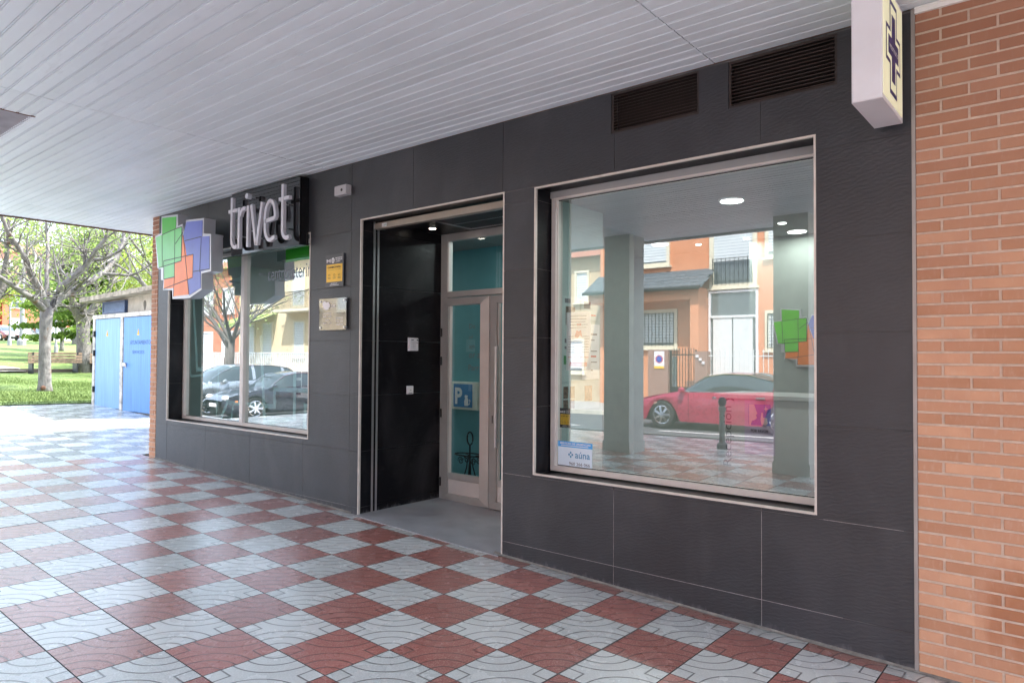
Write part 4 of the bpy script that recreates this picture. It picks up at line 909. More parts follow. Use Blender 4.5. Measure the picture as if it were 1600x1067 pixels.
for x in (-7.75, -6.95):
    for y in (1.35, 1.98): MB().lathe([(.015, .12), (.02, .4)], (x, y, 0), 8).build('leg', m_dark, ac)
pc = thing('picture_frame', 'dark framed picture on the back wall behind the left window', 'picture', (-6.6, 3.38, 2.2)); MB().cbox(-7.0, -6.2, 3.36, 3.4, 1.9, 2.6, .01).build('frame', m_dark, pc); MB().box(-6.95, -6.25, 3.356, 3.36, 1.95, 2.55).build('print', pm('landscape_print', (.2, .28, .3), .5, var=.6, vs=4), pc)

# ------------------------------------------------------------------ cars
def make_car(lab, paint, loc, rz, L=4.4, Wd=1.8, Ht=1.45, kind='sedan', grp='cars parked along the street', detail=True):
    root = thing('parked_car', lab, 'car', loc, rz, grp, local=True)
    # side profile: (t along length, bottom z, belt z, roof z, half width bottom, belt, roof)
    if kind == 'sedan': prof = [(0, .42, .58, .58, .62), (.02, .25, .68, .68, .76), (.08, .2, .76, .76, .86), (.2, .2, .88, .88, .9), (.30, .2, .95, .96, .9), (.42, .2, .97, 1.36, .9), (.52, .2, .98, 1.44, .9), (.65, .2, 1.0, 1.43, .9), (.76, .2, 1.03, 1.3, .9), (.87, .2, 1.06, 1.08, .88), (.95, .24, 1.04, 1.04, .84), (.99, .3, .9, .9, .76), (1, .42, .7, .7, .68)]
    else: prof = [(0, .4, .6, .6, .62), (.02, .25, .72, .72, .78), (.08, .2, .82, .82, .87), (.2, .2, .95, .97, .9), (.32, .2, 1.0, 1.3, .9), (.42, .2, 1.02, 1.47, .9), (.55, .2, 1.03, 1.5, .9), (.72, .2, 1.05, 1.49, .9), (.86, .2, 1.07, 1.42, .89), (.94, .22, 1.06, 1.25, .87), (.985, .25, 1.0, 1.02, .82), (1, .38, .7, .7, .74)]
    sc = Ht/1.47; wf = Wd/1.8; N = 40
    ts = [p[0] for p in prof]
    def ev(t): return [float(np.interp(t, ts, [p[k] for p in prof])) for k in range(1, 5)]
    body, glass = MB(), MB(); rows = []
    wh = (.2, .81); wr = .33
    for i in range(N+1):
        t = i/N; b, be, ro, w = ev(t); x = (t-.5)*L
        bb = b
        for c in wh:
            d = abs(x-(c-.5)*L)
            if d < wr+.05: bb = max(bb, (math.sqrt(max(0, (wr+.05)**2-d*d))+wr-.01)/sc)
        w *= wf; ri = w*.74 if ro-be > .05 else w*.93
        be2 = min(be, ro)
        row = [(x, w*.96, bb*sc), (x, w, (bb*.5+be2*.5)*sc), (x, w*.985, (be2-.06)*sc), (x, w*.95, be2*sc), (x, (w*.95+ri)/2+.01, (be2*.4+ro*.6)*sc) , (x, ri, (ro-.03)*sc if ro > be2 else be2*sc+.004), (x, ri*.6, ro*sc+.012), (x, 0, ro*sc+.02)]
        rows.append((t, row, ro-be))
    for s in (1, -1):
        for (t0, r0, g0), (t1, r1, g1) in zip(rows, rows[1:]):
            for j in range(7):
                q = [r0[j], r1[j], r1[j+1], r0[j+1]]; q = [(a, b_*s, c) for a, b_, c in q]
                if s < 0: q = q[::-1]
                gl = (j in (3, 4) and g0 > .06 and g1 > .06) or (j in (5, 6) and g0 != g1 and (abs(g1-g0) > .022) and max(g0, g1) < .45)
                pil = j in (3, 4) and any(abs((t0+t1)/2-c) < .009 for c in ((.55, .79) if kind == 'sedan' else (.56, .82)))
                (glass if gl and not pil else body).face(q)
    bo = body.build('body', paint, root, smooth=True, fixn=True)
    glass.build('windows', m_carglass, root, smooth=True, fixn=True)
    MB().box(-L*.46, L*.46, -.7*wf, .7*wf, .17, .5*sc).build('underbody', m_dark, root)
    for c in wh:
        for s in (1, -1):
            cx = (c-.5)*L; y = s*.80*wf
            w = MB().lathe([(wr*.66, -.1), (wr*.95, -.105), (wr, -.08), (wr, .08), (wr*.95, .105), (wr*.66, .1)], (cx, y, wr), 28, axis='y').build('wheel', m_rubber, root, smooth=False)
            r = MB(); yo = y+s*.095
            r.lathe([(wr*.68, -.012), (wr*.68, .0)], (cx, yo-s*.03, wr), 24, axis='y'); rim = r.build('rim_well', m_dark, w)
            sp = MB()
            for k in range(7):
                a = k*2*math.pi/7; Mx = Matrix.Translation((cx, yo, wr)) @ Matrix.Rotation(a, 4, 'Y'); sp.box(.04, wr*.66, -.012, .012, -.028, .028, M=Mx)
            sp.lathe([(.06, -.015), (.06, .015)], (cx, yo, wr), 12, axis='y')
            sp.tube([(cx+wr*.67*math.cos(a), yo, wr+wr*.67*math.sin(a)) for a in [i*math.pi/12 for i in range(25)]], .014, 6)
            sp.build('rim', m_chrome, w)
    b, be, ro, w = ev(.03)
    for s in (1, -1):
        MB().lathe([(.02, -.16), (.09, -.1), (.1, 0), (.09, .1), (.02, .16)], (-L*.5+.13, s*.6*wf, .66*sc), 12, axis='y').build('headlight', m_hl, root)
        MB().cbox(-L*.5+.3, -L*.5+.36, s*.86*wf-.03, s*.86*wf+.03, .55*sc, .6*sc, .005).build('indicator', m_ind, root)
        MB().lathe([(.02, -.12), (.07, -.08), (.08, 0), (.07, .08), (.02, .12)], (L*.5-.09, s*.6*wf, .84*sc), 12, axis='y').build('tail_light', m_tl, root)
        MB().lathe([(.03, -.1), (.07, -.06), (.075, .0), (.05, .09)], (-.18*L, s*(.93*wf+.06), 1.0*sc), 12, axis='y').build('wing_mirror', paint, root)
        mt = MB(); pts = []
        for i in range(N+1):
            t = i/N; b_, be_, ro_, w_ = ev(t)
            if ro_-be_ > .05: pts.append(((t-.5)*L, s*w_*wf*.96, be_*sc+.003))
        mt.tube(pts, .011, 5); pts2 = []
        for i in range(N+1):
            t = i/N; b_, be_, ro_, w_ = ev(t)
            if ro_-be_ > .08: pts2.append(((t-.5)*L, s*(w_*wf*.755), ro_*sc-.022*sc))
        mt.tube(pts2, .012, 5); mt.build('window_trim', m_chrome, root)
        MB().box(-.02*L, .0*L, s*.905*wf-.01, s*.905*wf+.012, .83*sc, .86*sc).box(.2*L, .22*L+.1, s*.905*wf-.01, s*.905*wf+.012, .86*sc, .89*sc).build('door_handle', m_chrome, root)
        sm_ = MB()
        for xx in (-.15*L, .05*L, .24*L): sm_.box(xx-.003, xx+.003, s*.9*wf-.006, s*.9*wf+.002, .3*sc, .93*sc)
        sm_.build('door_seam', m_dark, root)
    MB().box(-L*.5-.012, -L*.5+.03, -.45, .45, .36*sc, .5*sc).build('grille', m_dark, root)
    pl = MB().box(-L*.5-.02, -L*.5-.012, -.26, .26, .4*sc, .51*sc).build('number_plate', m_white, root)
    MB().box(L*.5-.01, L*.5+.008, -.26, .26, .5*sc, .61*sc).build('number_plate', m_white, root)
    return root
m_hl = pm('headlamp_glass', (.6, .62, .65), .08, .3); m_ind = pm('amber_lens', (.8, .22, .03), .2); m_tl = pm('tail_lens', (.4, .02, .02), .15)
def paint(n, c, metal=.3): return pm(n, c, .28, metal, var=.03, coat=1)
pr = paint('crimson_paint', (.42, .02, .07)); pk = paint('black_paint', (.02, .02, .035)); psv = paint('silver_paint', (.42, .45, .48), .7); pw = paint('white_car_paint', (.7, .7, .7), 0); pred = paint('dull_red_paint', (.2, .03, .04)); pblue = paint('dark_blue_paint', (.02, .03, .06))
make_car('glossy crimson saloon car parked across the street', pr, (-6.75, -12.1, rz(-6.75)), 0, 4.75, 1.86, 1.42)
make_car('black saloon car parked nose to the kerb nearest the plaza', pk, (-19.7, -7.9, rz(-19.7)), R(-84), 4.5, 1.8, 1.42)
make_car('silver hatchback parked beside the black car', psv, (-22.4, -7.7, rz(-22.4)), R(-86), 4.3, 1.8, 1.6, 'hatch')
make_car('white hatchback parked behind the silver car', pw, (-29.5, -12.2, rz(-29)), 0, 4.2, 1.75, 1.5, 'hatch')
# bollards
def bollard(x, y, lab):
    t = thing('bollard', lab, 'bollard', (x, y, gz(x, y)), group='dark metal bollards along the kerb')
    z = gz(x, y); MB().lathe([(.085, 0), (.085, .08), (.05, .12), (.045, .62), (.06, .64), (.06, .69), (.045, .71)], (x, y, z), 14).build('post', m_boll, t, smooth=False); MB().lathe([(.03, .7), (.055, .73), (.07, .78), (.055, .84), (.02, .87)], (x, y, z), 14).build('ball_top', m_boll, t, smooth=True)
m_boll = pm('bollard_paint', (.035, .035, .05), .4, .3)
for x, y, l in ((-4.7, -6.6, 'dark metal bollard mirrored in front of the crimson car'), (-6.2, -6.3, 'dark metal bollard left of the crimson car front'), (-8.0, -8.5, 'dark metal bollard by the kerb before the garage'), (-3.0, -6.8, 'dark metal bollard right of the crimson car middle'), (-1.2, -7.0, 'dark metal bollard behind the photographer'), (.8, -7.2, 'dark metal bollard near the right end of the portico')): bollard(x, y, l)

# ------------------------------------------------------------------ houses across the street
m_orange = pm('orange_render', (.58, .25, .13), .9, var=.06, vs=1.5, bump=.2, bs=60); m_cream = pm('cream_trim', (.66, .6, .46), .8, var=.05); m_tan = pm('tan_brick', (.5, .38, .24), .9, var=.12, vs=3); m_slate = pm('roof_slate', (.08, .095, .11), .7, var=.4, vs=9, bump=.6, bs=20)
m_redb = pm('red_brick_far', (.42, .16, .09), .9, var=.15, vs=3); m_shut = pm('roller_shutter', (.62, .66, .67), .6, var=.05); m_winp = pm('far_glass', (.09, .11, .12), .06, spec=1); m_gran = pm('pink_granite', (.3, .18, .14), .5, var=.25, vs=60); m_roof = pm('roof_tile', (.32, .13, .08), .85, var=.3, vs=8)
def hwin(root, x0, x1, z0, z1, y, s=1, shutter=True, fr=.1, bars=False, mat=m_cream, depth=.12):
    """window on a facade facing s*y; y = wall plane"""
    Y = lambda a, b: tuple(sorted((y+s*a, y+s*b)))
    mb = MB()
    for (a, b, c, d) in ((x0-fr, x0, z0-fr, z1+fr), (x1, x1+fr, z0-fr, z1+fr), (x0, x1, z1, z1+fr), (x0, x1, z0-fr, z0)): mb.box(a, b, *Y(0, .07), c, d)
    mb.box(x0-fr-.06, x1+fr+.06, *Y(0, .12), z0-fr-.06, z0-fr)
    w = mb.build('window', mat, root)
    if shutter:
        n = int((z1-z0)/.12); sm2 = MB()
        zs = z0+(z1-z0)*(0 if shutter is True else shutter)
        for i in range(max(1, int((z1-zs)/.1))): sm2.box(x0, x1, *Y(.0, .018), z1-(i+1)*.1+.012, z1-i*.1)
        sm2.build('roller_shutter', m_shut, w)
    MB().box(x0, x1, *Y(.001, .006), z0, z1).build('pane', m_winp, w)
    if bars:
        b_ = MB(); n = int((x1-x0)/.14)
        for i in range(n+1): xx = x0+(x1-x0)*i/n; b_.box(xx-.009, xx+.009, *Y(.1, .118), z0-.02, z0+bars*(z1-z0))
        b_.box(x0, x1, *Y(.099, .119), z0+.06, z0+.08); b_.box(x0, x1, *Y(.099, .119), z0+bars*(z1-z0)-.03, z0+bars*(z1-z0)-.01); b_.build('bars', m_dark, w)
    return w
oh = thing('orange_house', 'two storey orange rendered house with cream window surrounds across the street', 'house', (-10, -18, .1))
MB().box(-14.3, -6.2, -26, -18, -.5, 9).build('wall', m_orange, oh); MB().box(-14.3, -9.95, -18.0, -17.2, 3.62, 4.0).box(-10.25, -9.95, -18, -17.2, -.4, 3.62).build('porch_beam', m_orange, oh)
mb = MB(); mb.mesh([(-14.4, -17.0, 3.98), (-9.75, -17.0, 3.98), (-9.75, -18, 4.62), (-14.4, -18, 4.62), (-14.4, -17.0, 4.04), (-9.75, -17.0, 4.04), (-9.75, -18, 4.7), (-14.4, -18, 4.7)], [(0,3,2,1),(4,5,6,7),(0,1,5,4),(1,2,6,5),(3,0,4,7)]); po = mb.build('porch_roof', m_slate, oh, fixn=True)
for r_ in range(5):
    t0 = r_/5; mb = MB()
    for c_ in range(14):
        xa = -14.38+c_*.33+(r_ % 2)*.12; ya, za = -17.0-t0, 4.045+t0*.66
        mb.mesh([(xa, ya, za+.02), (xa+.31, ya, za+.02), (xa+.31, ya-.22, za+.15), (xa, ya-.22, za+.15), (xa, ya, za), (xa+.31, ya, za)], [(0, 1, 2, 3), (4, 5, 1, 0)])
    mb.build('slate_course', m_slate, po)
MB().lathe([(.06, 0), (.06, 4.6)], (-14.4, -16.95, 3.98), 10, axis='x').build('gutter', m_dark, oh)
hwin(oh, -12.75, -11.2, 2.1, 3.25, -18, 1, True, .12, .99); hwin(oh, -12.5, -11.5, 5.05, 6.1, -18, 1, True, .12); hwin(oh, -9.75, -8.4, 4.15, 6.2, -18, 1, .35, .14, .42); hwin(oh, -7.9, -7.2, 2.0, 3.1, -18, 1, True, .1, .99); hwin(oh, -7.9, -6.9, 5.0, 6.1, -18, 1, True, .1)
dw = hwin(oh, -9.85, -8.3, .9, 3.85, -18, 1, False, .07, mat=m_white)
MB().box(-9.75, -9.1, -17.99, -17.93, 1.0, 3.0).box(-9.05, -8.4, -17.99, -17.93, 1.0, 3.0).box(-9.85, -8.3, -17.99, -17.9, 3.0, 3.08).build('door', m_shut, oh)
MB().box(-10.0, -7.4, -18, -16.4, -.3, .9).build('entrance_platform', m_gran, oh)
MB().box(-14.31, -6.19, -18.06, -17.98, 6.9, 7.1).build('cornice', m_cream, oh)
for i, (xa, xb, z) in enumerate(((-14.35, -6.15, 9),)): 
    mb = MB(); mb.mesh([(xa-.3, -17.6, 9), (xb+.3, -17.6, 9), (xb+.3, -22, 10.6), (xa-.3, -22, 10.6), (xb+.3, -26.4, 9), (xa-.3, -26.4, 9)], [(0, 1, 2, 3), (3, 2, 4, 5), (0, 5, 4, 1)]); mb.build('roof', m_roof, oh, fixn=True)
MB().box(-11.95, -11.1, -18.0, -17.985, .0, 1.7).build('garage_opening', m_winp, oh)  # flat dark sheet standing in for the shade inside the garage opening
gw = thing('garden_wall', 'low pink granite garden wall with spiked railing before the orange house', 'wall', (-9, -15.5, 0))
MB().box(-10.85, -10.15, -15.7, -15.4, -.2, 1.9).build('gate_pillar', m_gran, gw); MB().box(-9.25, -8.85, -15.7, -15.4, -.2, 1.85).build('gate_pillar', m_gran, gw)
MB().box(-8.85, -6.0, -15.7, -15.4, -.2, 1.05).build('base_wall', m_gran, gw)
mb = MB()
for i in range(20): x = -8.8+i*.145; mb.box(x, x+.016, -15.56, -15.544, 1.05, 1.85); mb.lathe([(.02, 0), (.001, .07)], (x+.008, -15.552, 1.85), 6)
mb.box(-8.85, -6, -15.565, -15.54, 1.12, 1.15); mb.box(-8.85, -6, -15.565, -15.54, 1.7, 1.73); mb.build('railing', m_shut, gw)
gt = thing('garden_gate', 'grey wrought iron gate with vertical bars between granite pillars', 'gate', (-9.7, -15.5, 0))
mb = MB(); mb.box(-10.15, -10.1, -15.58, -15.53, 0, 1.9); mb.box(-9.3, -9.25, -15.58, -15.53, 0, 1.9); mb.box(-10.1, -9.3, -15.58, -15.53, .05, .1); mb.box(-10.1, -9.3, -15.58, -15.53, .7, .74); mb.box(-10.1, -9.3, -15.58, -15.53, 1.72, 1.76); mb.build('frame', m_dark, gt)
for i in range(8): x = -10.02+i*.095; MB().box(x, x+.016, -15.565, -15.545, .1, 1.95).build('bar', m_dark, gt)
MB().box(-10.1, -9.3, -15.54, -15.535, .1, .7).build('lower_panel', m_dark, gt)
vs_ = thing('no_parking_sign', 'white and yellow no parking garage sign on the granite pillar', 'sign', (-10.45, -15.38, 1.55))
MB().box(-10.62, -10.27, -15.395, -15.385, 1.3, 1.85).build('plate', m_white, vs_); MB().box(-10.62, -10.27, -15.3845, -15.382, 1.3, 1.38).build('yellow_strip', m_yl, vs_)
MB().lathe([(.13, 0), (.13, .002)], (-10.445, -15.3845, 1.6), 24, axis='y').build('red_ring', m_red, vs_); MB().lathe([(.1, 0), (.1, .002)], (-10.445, -15.382, 1.6), 24, axis='y').build('ring_centre', pm('sign_blue_disc', (.03, .08, .4), .4), vs_)
lb = thing('letter_box', 'three small white letter boxes on the gate pillar', 'letter box', (-9.05, -15.39, 1.6))
for i in range(3): MB().box(-9.2+i*.1, -9.12+i*.1, -15.398, -15.36, 1.66-i*.1, 1.74-i*.1).build('box', m_white, lb)
def house(lab, x0, x1, y, h, mat, wins, roofm=m_roof, cat='house', s=1, name='town_house'):
    t = thing(name, lab, cat, ((x0+x1)/2, y, 0)); MB().box(x0, x1, *sorted((y, y-s*9)), -1.2, h).build('wall', mat, t)
    yf = y+s*.35; mb = MB(); mb.mesh([(x0-.3, yf, h), (x1+.3, yf, h), (x1+.3, y-s*4.5, h+1.7), (x0-.3, y-s*4.5, h+1.7), (x1+.3, y-s*9.3, h), (x0-.3, y-s*9.3, h)], [(0, 1, 2, 3), (3, 2, 4, 5), (0, 5, 4, 1)]); mb.build('roof', roofm, t, fixn=True)
    for w in wins: hwin(t, *w[:4], y, s, w[4] if len(w) > 4 else True, .09, w[5] if len(w) > 5 else False, m_cream if mat is not m_redb else m_white)
    return t
house('tan brick house left of the orange house', -22.5, -14.6, -18.5, 5.6, m_tan, [(-15.7, -15.2, 3.9, 5.0), (-16.9, -16.4, 3.9, 5.0), (-19.5, -18.5, 3.9, 5.0), (-21.6, -20.6, 3.9, 5.0), (-16.5, -15.4, 1.1, 2.3), (-20, -18.8, 1.1, 2.3), (-22, -21, 1.1, 2.3)])
th = house('cream rendered house with iron balcony and awning further down the street', -42.5, -32.5, -19, 7.4, pm('cream_render', (.66, .54, .36), .9, var=.08), [(-36.2, -35.2, 1.6, 3.6), (-34.5, -33.3, 1.6, 3.6), (-36.4, -35.2, 4.6, 6.6), (-34.4, -33.2, 4.6, 6.6, .4, .4), (-39.6, -38.6, 1.6, 3.6), (-41.6, -40.6, 1.6, 3.6), (-39.6, -38.6, 4.6, 6.6), (-41.6, -40.6, 4.6, 6.6)])
MB().box(-37, -32.6, -19, -17.9, 4.15, 4.3).build('balcony_slab', m_cream, th)
mb = MB()
for i in range(36): mb.box(-36.95+i*.12, -36.93+i*.12, -17.95, -17.93, 4.3, 5.25)
mb.box(-37, -32.6, -17.96, -17.92, 5.25, 5.29); mb.build('balcony_railing', m_dark, th)
mb = MB(); mb.mesh([(-41.8, -17.2, 3.6), (-38, -17.2, 3.6), (-38, -19, 4.2), (-41.8, -19, 4.2)], [(0, 1, 2, 3)]); mb.box(-41.8, -38, -17.22, -17.18, 3.35, 3.6); mb.build('awning', pm('green_awning', (.3, .42, .1), .8), th)
house('tan brick house between the cream house and the tan block', -32.3, -22.8, -18.8, 6.6, m_tan, [(-31, -30, 1.2, 2.6), (-28.5, -27.3, 1.2, 2.6), (-25.6, -24.5, 1.2, 2.6), (-31, -30, 4.1, 5.5), (-28.5, -27.3, 4.1, 5.5), (-25.6, -24.5, 4.1, 5.5)])
house('red brick house with white windows far down the street', -60, -43, -20, 7.6, m_redb, [(-58+i*2.9, -56.6+i*2.9, 1.6, 3.2) for i in range(5)]+[(-58+i*2.9, -56.6+i*2.9, 4.6, 6.2) for i in range(5)])
house('pale pink house opposite the right end of the portico', -6.0, 4, -18.6, 7, pm('pink_render', (.55, .4, .33), .9), [(-5, -4, 1.2, 2.5), (-2, -1, 1.2, 2.5), (1, 2, 1.2, 2.5), (-5, -4, 4, 5.4), (-2, -1, 4, 5.4), (1, 2, 4, 5.4)])
house('brick house beyond the pink one', 4.3, 16, -18.4, 7.5, m_redb, [(5.5+i*2.5, 6.8+i*2.5, 1.2, 2.5) for i in range(4)]+[(5.5+i*2.5, 6.8+i*2.5, 4.2, 5.5) for i in range(4)])
# white railing wall in front of the cream house
fw = thing('railing_wall', 'low white wall with pale vertical railing before the cream house', 'fence', (-38, -16, 0)); MB().box(-44, -24, -16.1, -15.9, -.8, .9).build('base_wall', m_wpaint, fw)
for i in range(110): x = -43.9+i*.18; MB().box(x, x+.05, -16.02, -15.98, .9, 1.75).build('railing_bar', m_shut, fw)
MB().box(-44, -24, -16.03, -15.97, 1.75, 1.8).build('top_rail', m_shut, fw)

# ------------------------------------------------------------------ kiosk
ks = thing('electrical_kiosk', 'concrete transformer kiosk with two blue metal doors at the edge of the plaza', 'kiosk', (-16.6, 2.3, .4))
ky = 2.3; kx0, kx1 = -18.2, -14.4
MB().box(kx0, kx1, ky+.02, 4.8, .2, 2.56).box(kx0+.35, kx1, ky+.02, 4.8, 2.56, 2.93).build('wall', m_conc, ks)
mb = MB(); mb.mesh([(-18.35, 2.0, 2.86), (-14.2, 2.0, 2.95), (-14.2, 5.1, 2.95), (-18.35, 5.1, 2.86), (-18.35, 2.0, 2.96), (-14.2, 2.0, 3.05), (-14.2, 5.1, 3.05), (-18.35, 5.1, 2.96)], [(0,3,2,1),(4,5,6,7),(0,1,5,4),(1,2,6,5),(2,3,7,6),(3,0,4,7)]); mb.build('roof_slab', pm('mossy_concrete', (.3, .26, .2), .95, var=.5, vs=6), ks)
m_post = pm('weathered_white_paint', (.55, .52, .47), .8, var=.35, vs=10)
for x in (-18.2, -16.62, -15.02): MB().box(x, x+.13, ky-.05, ky+.02, .3, 2.5).build('door_post', m_post, ks)
MB().box(-18.2, -14.9, ky-.06, ky+.02, 2.47, 2.56).build('door_head', m_post, ks)
def bluem(n, c):
    k = NT(n); s = k.noise(5, 5, k.pos((6, 1, .25))); cc = k.mix(k.ramp(s, .3, .75), tuple(x*.8 for x in c), tuple(min(1, x*1.2) for x in c)); k.l(cc, k.b.inputs['Base Color']); k.set(rough=.5); return k.m
mb1, mb2 = bluem('faded_blue_paint', (.2, .37, .6)), bluem('blue_door_paint', (.11, .27, .56))
d1 = MB().cbox(-18.06, -16.64, ky-.035, ky+.02, .42, 2.46, .006).build('metal_door', mb1, ks, label='paler blue metal door'); d2 = MB().cbox(-16.47, -15.04, ky-.035, ky+.02, .4, 2.46, .006).build('metal_door', mb2, ks, label='stronger blue metal door with lettering')
for d_, x in ((d1, -17.38), (d2, -15.72)):
    MB().prism_y([(x-.06, 2.06), (x+.06, 2.06), (x, 2.2)], ky-.039, ky-.0355).build('warning_triangle', m_yl, d_)
    MB().prism_y([(x-.004, 2.075), (x+.012, 2.11), (x, 2.113), (x+.01, 2.15), (x-.013, 2.108), (x, 2.105)], ky-.041, ky-.0392).build('bolt_mark', m_dark, d_)
for z in (.75, 1.6, 2.05): MB().lathe([(.03, 0), (.03, .14)], (-18.09, ky-.05, z), 8).build('hinge', m_dark, d1)
MB().cbox(-16.44, -16.3, ky-.07, ky-.035, 1.38, 1.46, .005).tube([(-16.3, ky-.06, 1.42), (-16.2, ky-.09, 1.43), (-16.19, ky-.09, 1.35)], .012, 6).build('handle', m_steel, d2)
mdk = pm('stencil_blue', (.02, .06, .2), .6); text('lettering', 'AYUNTAMIENTO', (-16.12, ky-.036, 1.86), XR, ZU, mdk, d2, h=.09, w=1.0, ext=.001); text('lettering', 'SERVICIOS', (-16.0, ky-.036, 1.66), XR, ZU, mdk, d2, h=.07, w=.6, ext=.001)
vt = MB().box(-17.66, -16.42, ky-.05, ky+.02, 2.57, 2.6).box(-17.66, -16.42, ky-.05, ky+.02, 2.81, 2.85).box(-17.66, -17.62, ky-.05, ky+.02, 2.6, 2.81).box(-16.46, -16.42, ky-.05, ky+.02, 2.6, 2.81).box(-17.62, -16.46, ky+.0, ky+.019, 2.6, 2.81).build('vent', pm('navy_vent', (.03, .06, .14), .5), ks)
for i in range(8): z = 2.605+i*.026; MB().mesh([(-17.62, ky-.045, z), (-16.46, ky-.045, z), (-16.46, ky-.01, z+.024), (-17.62, ky-.01, z+.024), (-17.62, ky-.045, z+.004), (-16.46, ky-.045, z+.004)], [(0, 1, 2, 3), (0, 4, 5, 1)]).build('louvre_slat', bluem.__globals__.setdefault('m_nv', pm('blue_slat', (.34, .44, .6), .5)), vt)
mb = MB(); 
for x, z in ((-15.55, 2.70), (-15.15, 2.78)): mb.prism_y([(x+.07*math.cos(a)*(1+.2*math.sin(3*a)), z+.11*math.sin(a)) for a in [i*.628 for i in range(10)]], ky+.017, ky+.019)
mb.build('damp_patch', pm('damp_stain', (.13, .12, .1), .9), ks)

# ------------------------------------------------------------------ trees
def branch(mb, p0, d, L, r, depth, rg, tips, spread=.6, grav=.02, segs_=4, n=6):
    pts = [p0.copy()]; rad = [r]; p = p0.copy(); d = d.normalized()
    for i in range(segs_):
        d = (d+Vector((rg.gauss(0, .13), rg.gauss(0, .13), rg.gauss(0, .1)+grav))).normalized(); p = p+d*(L/segs_); pts.append(p.copy()); rad.append(r*(1-.6*(i+1)/segs_))
    mb.tube(pts, rad, n, cap=False)
    if depth <= 0: tips.append((pts[-1], d)); tips.append((pts[-2], d)); return
    for i in range(1, len(pts)):
        for _ in range(1 if i < len(pts)-1 else 2):
            if rg.random() < .85:
                ax = Vector((rg.gauss(0, 1), rg.gauss(0, 1), rg.gauss(0, .6))).normalized(); nd = (d+ax*spread).normalized(); branch(mb, pts[i], nd, L*rg.uniform(.5, .75), max(rad[i]*.6, .006), depth-1, rg, tips, spread, grav, 3, 4)
def leaves(pts, n, size, spread, mat, parent, name='leaves', flat=.0):
    if not pts: return
    P0 = np.array([tuple(p) for p in pts]); idx = rng.integers(0, len(P0), n); c = P0[idx]+rng.normal(0, spread, (n, 3))*np.array([1, 1, 1-flat])
    a = rng.normal(0, 1, (n, 3)); a /= np.linalg.norm(a, axis=1)[:, None]; b = np.cross(a, rng.normal(0, 1, (n, 3))); b /= np.linalg.norm(b, axis=1)[:, None]; s = (size*rng.uniform(.5, 1.3, n))[:, None]
    v = np.stack([c-a*s, c+b*s*.55, c+a*s, c-b*s*.55], 1).reshape(-1, 3)
    o0 = ORG.get(parent.name); v = v-np.array(o0)
    me = bpy.data.meshes.new(name); me.from_pydata(v.tolist(), [], [(4*i, 4*i+1, 4*i+2, 4*i+3) for i in range(n)]); me.materials.append(mat)
    o = bpy.data.objects.new(name, me); COL.objects.link(o); o.parent = parent; return o
def xp(u, v, x):
    r = F+R2*((u-800)/FPX)-U2*((v-533.5)/FPX); t = x/r.x; return Vector((0, -CD, CH))+r*t
def tree_traced(lab, x, trunk, rads, limbs, rg, leafn, mat_b, leafm, depth=2, grp=None, tl=1.2):
    base = xp(*trunk[0], x); t = thing('tree', lab, 'tree', tuple(base), group=grp)
    mb = MB(); mb.tube([xp(u, v, x)-Vector((0, 0, .15 if i == 0 else 0)) for i, (u, v) in enumerate(trunk)], rads, 14); tips = []
    t_o = mb.build('trunk', mat_b, t, smooth=True)
    for (pts, r0, dx) in limbs:
        mb = MB(); n = len(pts); P3 = []
        for i, (u, v) in enumerate(pts): P3.append(xp(u, v, x+dx*i/(n-1)))
        rr = [r0*(1-.62*i/(n-1)) for i in range(n)]; mb.tube(P3, rr, 8, cap=False)
        for i in range(1, n):
            d = (P3[i]-P3[i-1]).normalized()
            for _ in range(3 if i < n-1 else 4):
                ax = Vector((rg.gauss(0, .8), rg.gauss(0, .8), rg.gauss(.25, .5))).normalized(); branch(mb, P3[i], (d*.5+ax), tl*rg.uniform(.5, 1), rr[i]*.42, depth-1, rg, tips, .8)
        mb.build('limb', mat_b, t, smooth=True)
    if leafn: leaves([p for p, _ in tips], leafn, .05, .14, leafm, t, 'crown')
    return t
rg = random.Random(3)
def trunk_mat():
    k = NT('blotched_pale_bark'); v = k.pos(); c = k.mix(k.ramp(k.noise(7, 6, k.pos((1, 1, .5))), .35, .65), (.1, .09, .085), (.21, .195, .18)); c = k.mix(k.math('MULTIPLY', k.ramp(k.noise(5, 5, k.pos((1, 1, .6))), .6, .68), .85), c, (.12, .065, .035))
    w = k.ramp(k.noise(6, 4, k.pos((.3, .3, 4))), .62, .7); c = k.mix(k.math('MULTIPLY', w, .5), c, (.07, .06, .055)); k.l(c, k.b.inputs['Base Color']); k.set(rough=.9); k.bump(k.noise(20, 6, k.pos((1, 1, .5))), .8, .03); return k.m
m_bt = trunk_mat()
t1 = tree_traced('pale barked tree with bare spreading limbs on the near lawn', -22.7, [(70, 613), (70, 600), (70, 560), (70.5, 530), (72, 500), (73, 482)], [.24, .165, .15, .145, .16, .16],
    [([(72, 486), (50, 466), (25, 450), (0, 433), (-30, 418)], .1, 1.5), ([(74, 485), (66, 460), (50, 432), (40, 405), (28, 385), (12, 362), (0, 330)], .11, 1.0), ([(75, 482), (73, 430), (75, 392), (74, 362), (70, 330)], .07, -1.2), ([(76, 486), (92, 466), (115, 454), (140, 440), (165, 423), (182, 403), (192, 378), (196, 345)], .13, -1.0),
     ([(80, 484), (93, 450), (110, 436), (130, 419), (141, 405), (150, 390), (164, 375), (172, 345)], .1, 1.2), ([(160, 428), (185, 429), (202, 431), (220, 424), (240, 410)], .05, .8), ([(141, 406), (162, 405), (188, 392), (200, 380)], .06, .6), ([(73, 484), (58, 455), (52, 430), (56, 400), (48, 380)], .05, -2)], rg, 500, m_bt, m_leaf, 2, tl=1.1)
